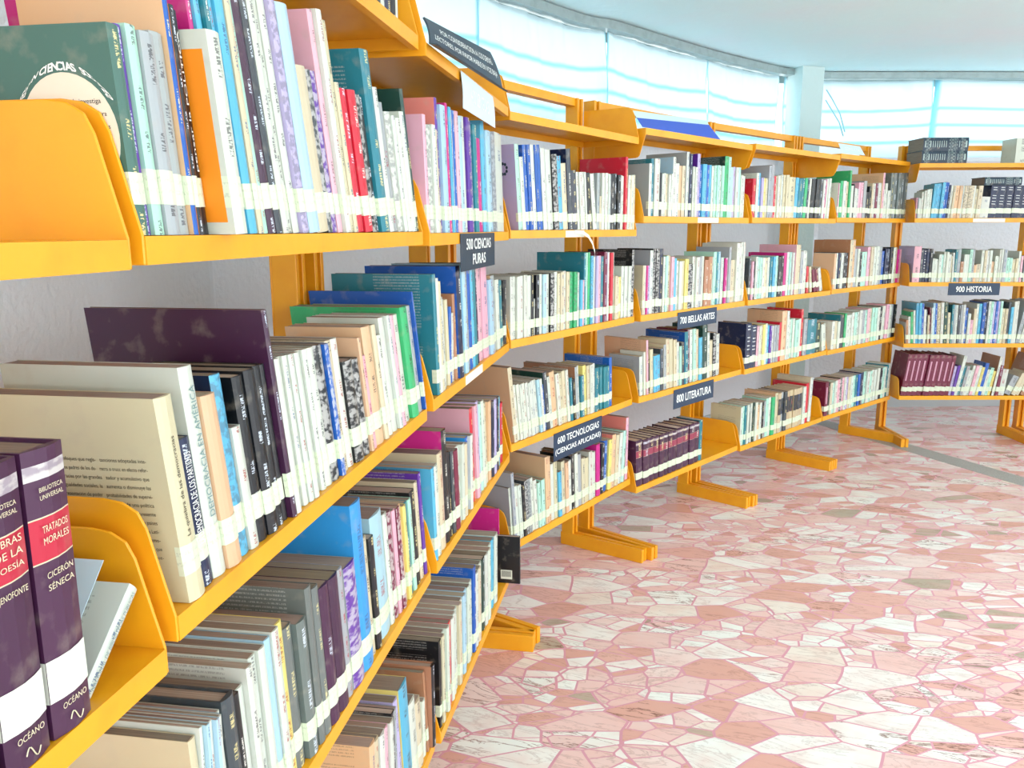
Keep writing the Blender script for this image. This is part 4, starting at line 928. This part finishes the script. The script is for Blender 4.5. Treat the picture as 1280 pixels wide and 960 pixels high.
r = bent_sheet('blue_card', [tp(3, 796, 147, -0.09), tp(3, 886, 156, -0.09), onshelf(3, tp(3, 900, 178, -0.02)), onshelf(3, tp(3, 803, 168, -0.02))], M['blue_card'], [], M['white_ink'],
           'royal blue card with pale green upper strip lying propped on the top shelf', 'card', 0.0015, 0.0)
bent_sheet('card_strip', [tp(3, 790, 138, -0.125), tp(3, 884, 151, -0.125), tp(3, 886, 156.2, -0.089), tp(3, 796, 147.2, -0.089)], M['mint_card'], [], M['white_ink'], 'x', 'x', 0.0015)
o = [x for x in bpy.data.objects if x.name.startswith('card_strip')][0]; mw = o.matrix_world.copy(); o.parent = r; o.matrix_parent_inverse = Matrix.Identity(4)
bpy.context.view_layer.update(); o.matrix_world = Matrix.Translation(Vector(tp(3, 796, 147.2, -0.089)))
del o['label']; del o['category']
bent_sheet('paper_notice', [tp(5, 1048, 179, -0.03), tp(5, 1075, 183, -0.03), onshelf(5, tp(5, 1081, 200, -0.006)), onshelf(5, tp(5, 1052, 197, -0.006))], M['pale_paper'],
           [('CONSULTA', 0.2, 0.85, 0.5, 0.3)], M['pale_ink'], 'small pale blue notice with faint white letters on the top shelf before the corner', 'notice', 0.0008)
# white paper labels stuck on shelf edges, one curling down
def lip_label(b, x0, x1, row, label, h=0.022):
    z = BAY[b][4][row]+0.001; t0, t1 = t_at(b, x0, z), t_at(b, x1, z)
    mb = MB(); mb.box(0, t1-t0, -0.0008, -0.0002, 0, h)
    tag(link('edge_label', mb.mesh('edge_label', [M['white_paper']]), None, bmat(b, t0, 0.0, z)), label, 'label', 'white paper labels stuck on shelf edges')
lip_label(1, 582, 603, 1, 'white paper label on the second shelf edge of the 500-sign unit')
lip_label(3, 872, 898, 0, 'white paper label on the upper shelf edge of the 700-sign unit')
lip_label(6, 1216, 1256, 0, 'white paper label on the upper shelf edge of the 900-sign unit')
lip_label(2, 707, 730, 0, 'white paper label on the upper shelf edge of the 600-sign unit, its strip curling down')
cz_ = [(0.385, 0.003, 1.351), (0.42, 0.014, 1.349), (0.452, 0.020, 1.335), (0.475, 0.023, 1.312), (0.492, 0.024, 1.282), (0.498, 0.022, 1.245)]
mb = MB(); cs_ = [Vector(bp(2, t, o_, z)) for t, o_, z in cz_]
for a_, b_ in zip(cs_, cs_[1:]):
    n_ = Vector((0, 0, 0.006)); mb.quad([tuple(a_-n_), tuple(b_-n_), tuple(b_+n_), tuple(a_+n_)])
o = link('paper_strip', mb.mesh('paper_strip', [M['white_paper']])); sd_ = o.modifiers.new('thick', 'SOLIDIFY'); sd_.thickness = 0.0006
tag(o, 'thin white paper strip curling down from the upper shelf edge of the 600-sign unit', 'paper strip')

# ------------------------------------------------------------------ things on the top shelves
def lying(b, t, z, L_, H_, D_, lab, row_cols, off=-0.01):
    """a thick ornate volume lying flat, spine to the front"""
    root = bpy.data.objects.new('book', None); COL.objects.link(root); root.matrix_world = bmat(b, t, off, z); tag(root, lab, 'book', 'ornate dark volumes lying flat')
    mc = MB(); c = s2l((0.10, 0.20, 0.27)); g = s2l((0.62, 0.70, 0.68)); x = 0
    xf = lambda x, y, z: (x, y, z); th = 0.003
    # covers
    for z0, z1 in ((0, th), (H_-th, H_)):
        C8 = [(X, Y, Z) for Z in (z0, z1) for X, Y in ((0, 0), (L_, 0), (L_, D_), (0, D_))]
        for f in ((0, 3, 2, 1), (4, 5, 6, 7), (0, 1, 5, 4), (1, 2, 6, 5), (2, 3, 7, 6), (3, 0, 4, 7)): mc.quad([C8[i] for i in f], 0, c)
    xx = 0.0; k = 0
    cuts = row_cols
    for wv2, kind in cuts:
        x1 = xx+wv2*L_
        col_ = g if kind == 1 else c; st_ = 2 if kind == 2 else 0
        seg = 4
        for j in range(seg):
            za, zb = H_*j/seg, H_*(j+1)/seg; ya, yb2 = -0.004*math.sin(math.pi*j/seg), -0.004*math.sin(math.pi*(j+1)/seg)
            cc = c if j in (0, seg-1) and kind == 1 else col_
            mc.quad([(xx, ya, za), (x1, ya, za), (x1, yb2, zb), (xx, yb2, zb)], 0, cc, g, [(0.1, xx*2+z, st_), (0.1, x1*2+z, st_), (0.9, x1*2+z, st_), (0.9, xx*2+z, st_)])
        xx = x1
    link('cover', mc.mesh('cover', [M['cover']], attrs=True), root)
    mp = MB(); pc = s2l((0.55, 0.52, 0.48)); C8 = [(X, Y, Z) for Z in (th, H_-th) for X, Y in ((0.003, 0.001), (L_-0.003, 0.001), (L_-0.003, D_-0.003), (0.003, D_-0.003))]
    for f in ((0, 3, 2, 1), (4, 5, 6, 7), (0, 1, 5, 4), (1, 2, 6, 5), (2, 3, 7, 6), (3, 0, 4, 7)): mp.quad([C8[i] for i in f], 0, pc, (0, 0, 0), [(C8[i][2], C8[i][1], 0) for i in f])
    link('page_block', mp.mesh('page_block', [M['pages']], attrs=True), root)
    return root
ZT = BAY[6][5]+LIP+0.0006
pat = [(0.03, 0), (0.02, 1), (0.08, 2), (0.02, 1)]+[(0.03, 0), (0.012, 1)]*7+[(0.05, 0), (0.16, 2), (0.03, 0), (0.012, 1), (0.02, 0), (0.09, 2), (0.03, 1), (0.03, 0)]
s_ = sum(p[0] for p in pat); pat = [(p[0]/s_, p[1]) for p in pat]
lying(6, 0.012, ZT, 0.272, 0.072, 0.20, 'lower of two ornate dark volumes stacked flat on top of the far unit', pat)
lying(6, 0.016, ZT+0.0725, 0.270, 0.076, 0.20, 'upper of two ornate dark volumes stacked flat on top of the far unit', pat)
t6, _ = tz(6, 1230, 222, -0.01)
lying(6, t6+0.005, BAY[6][4][0]+LIP+max(q['h'] for q in rowmap[6, 0] if q['hard'])+0.003, 0.225, 0.048, 0.15, 'dark banded volume lying across the black set in the top row, far right', pat)
solo(6, tz(6, 1268, 206, -0.02)[0], ZT, 0.085, 0.145, 0.15, 'w', 'HX', 'thick white volume standing on top of the far unit at right edge', off=-0.02, sticker=False)
ZT0 = BAY[0][5]+LIP+0.0006
G0 = 'dark books on the top shelf of the near unit'
for k, (t_, w_, h_, c_) in enumerate([(0.60, 0.030, 0.21, 'k'), (0.632, 0.03, 0.20, 'w'), (0.664, 0.032, 0.215, 'n'), (0.70, 0.03, 0.21, 'k'), (0.733, 0.022, 0.2, 'w'), (0.757, 0.03, 0.205, 'k'), (0.79, 0.018, 0.19, 'w'), (0.811, 0.034, 0.21, 'n'), (0.848, 0.026, 0.21, 'k'), (0.877, 0.012, 0.19, 'w')]):
    solo(0, t_, ZT0, w_, h_, 0.15, c_, 'HX', f'{ORD[k]} from the left of the {CN[c_][1]} hardbacks and others atop the near unit', 'book', G0, off=-0.03, sticker=False)
tb_ = BAY[0][3]-0.0295; zb_ = BAY[0][4][3]+LIP+0.0006
r, q = solo(0, tb_, zb_, 0.0225, z_at(0, tb_, 834)-zb_, 0.22, 'k', 'HX', 'tall black binder at the right end of bottom row, purple-hardback unit', off=0.004, c2='h', sticker=False)
# dark paperback with barcode and magenta one pushed in front of the shelf end, 500-sign unit, bottom row
solo(1, 0.838, BAY[1][4][3]+LIP+0.0006, 0.010, 0.235, 0.10, 'f', 'X', 'magenta paperback at the right end of bottom row, 500-sign unit, behind the barcode book', off=-0.03, L=-0.02, sticker=False)
r, q = solo(1, 0.800, BAY[1][4][3]+LIP+0.0006, 0.012, 0.16, 0.085, 'k', 'X', 'black paperback with a barcode on its back cover at end of bottom row, 500-sign unit', off=0.045, L=-0.03, sticker=False)
bb = MB(); bb.box(-0.0004, 0.0, 0.025, 0.062, 0.014, 0.045); link('barcode_panel', bb.mesh('barcode_panel', [M['white_paper']]), r)
bb = MB(); yy = 0.029
for k in range(12): bb.box(-0.0008, -0.0004, yy, yy+0.0012, 0.022, 0.042); yy += 0.0026
link('barcode', bb.mesh('barcode', [M['dark_ink']]), r)

print('DUP', [k for k, n in used.items() if n > 1][:20])
print('books', len(books), 'visible', len(vis), 'ind', len(roots))
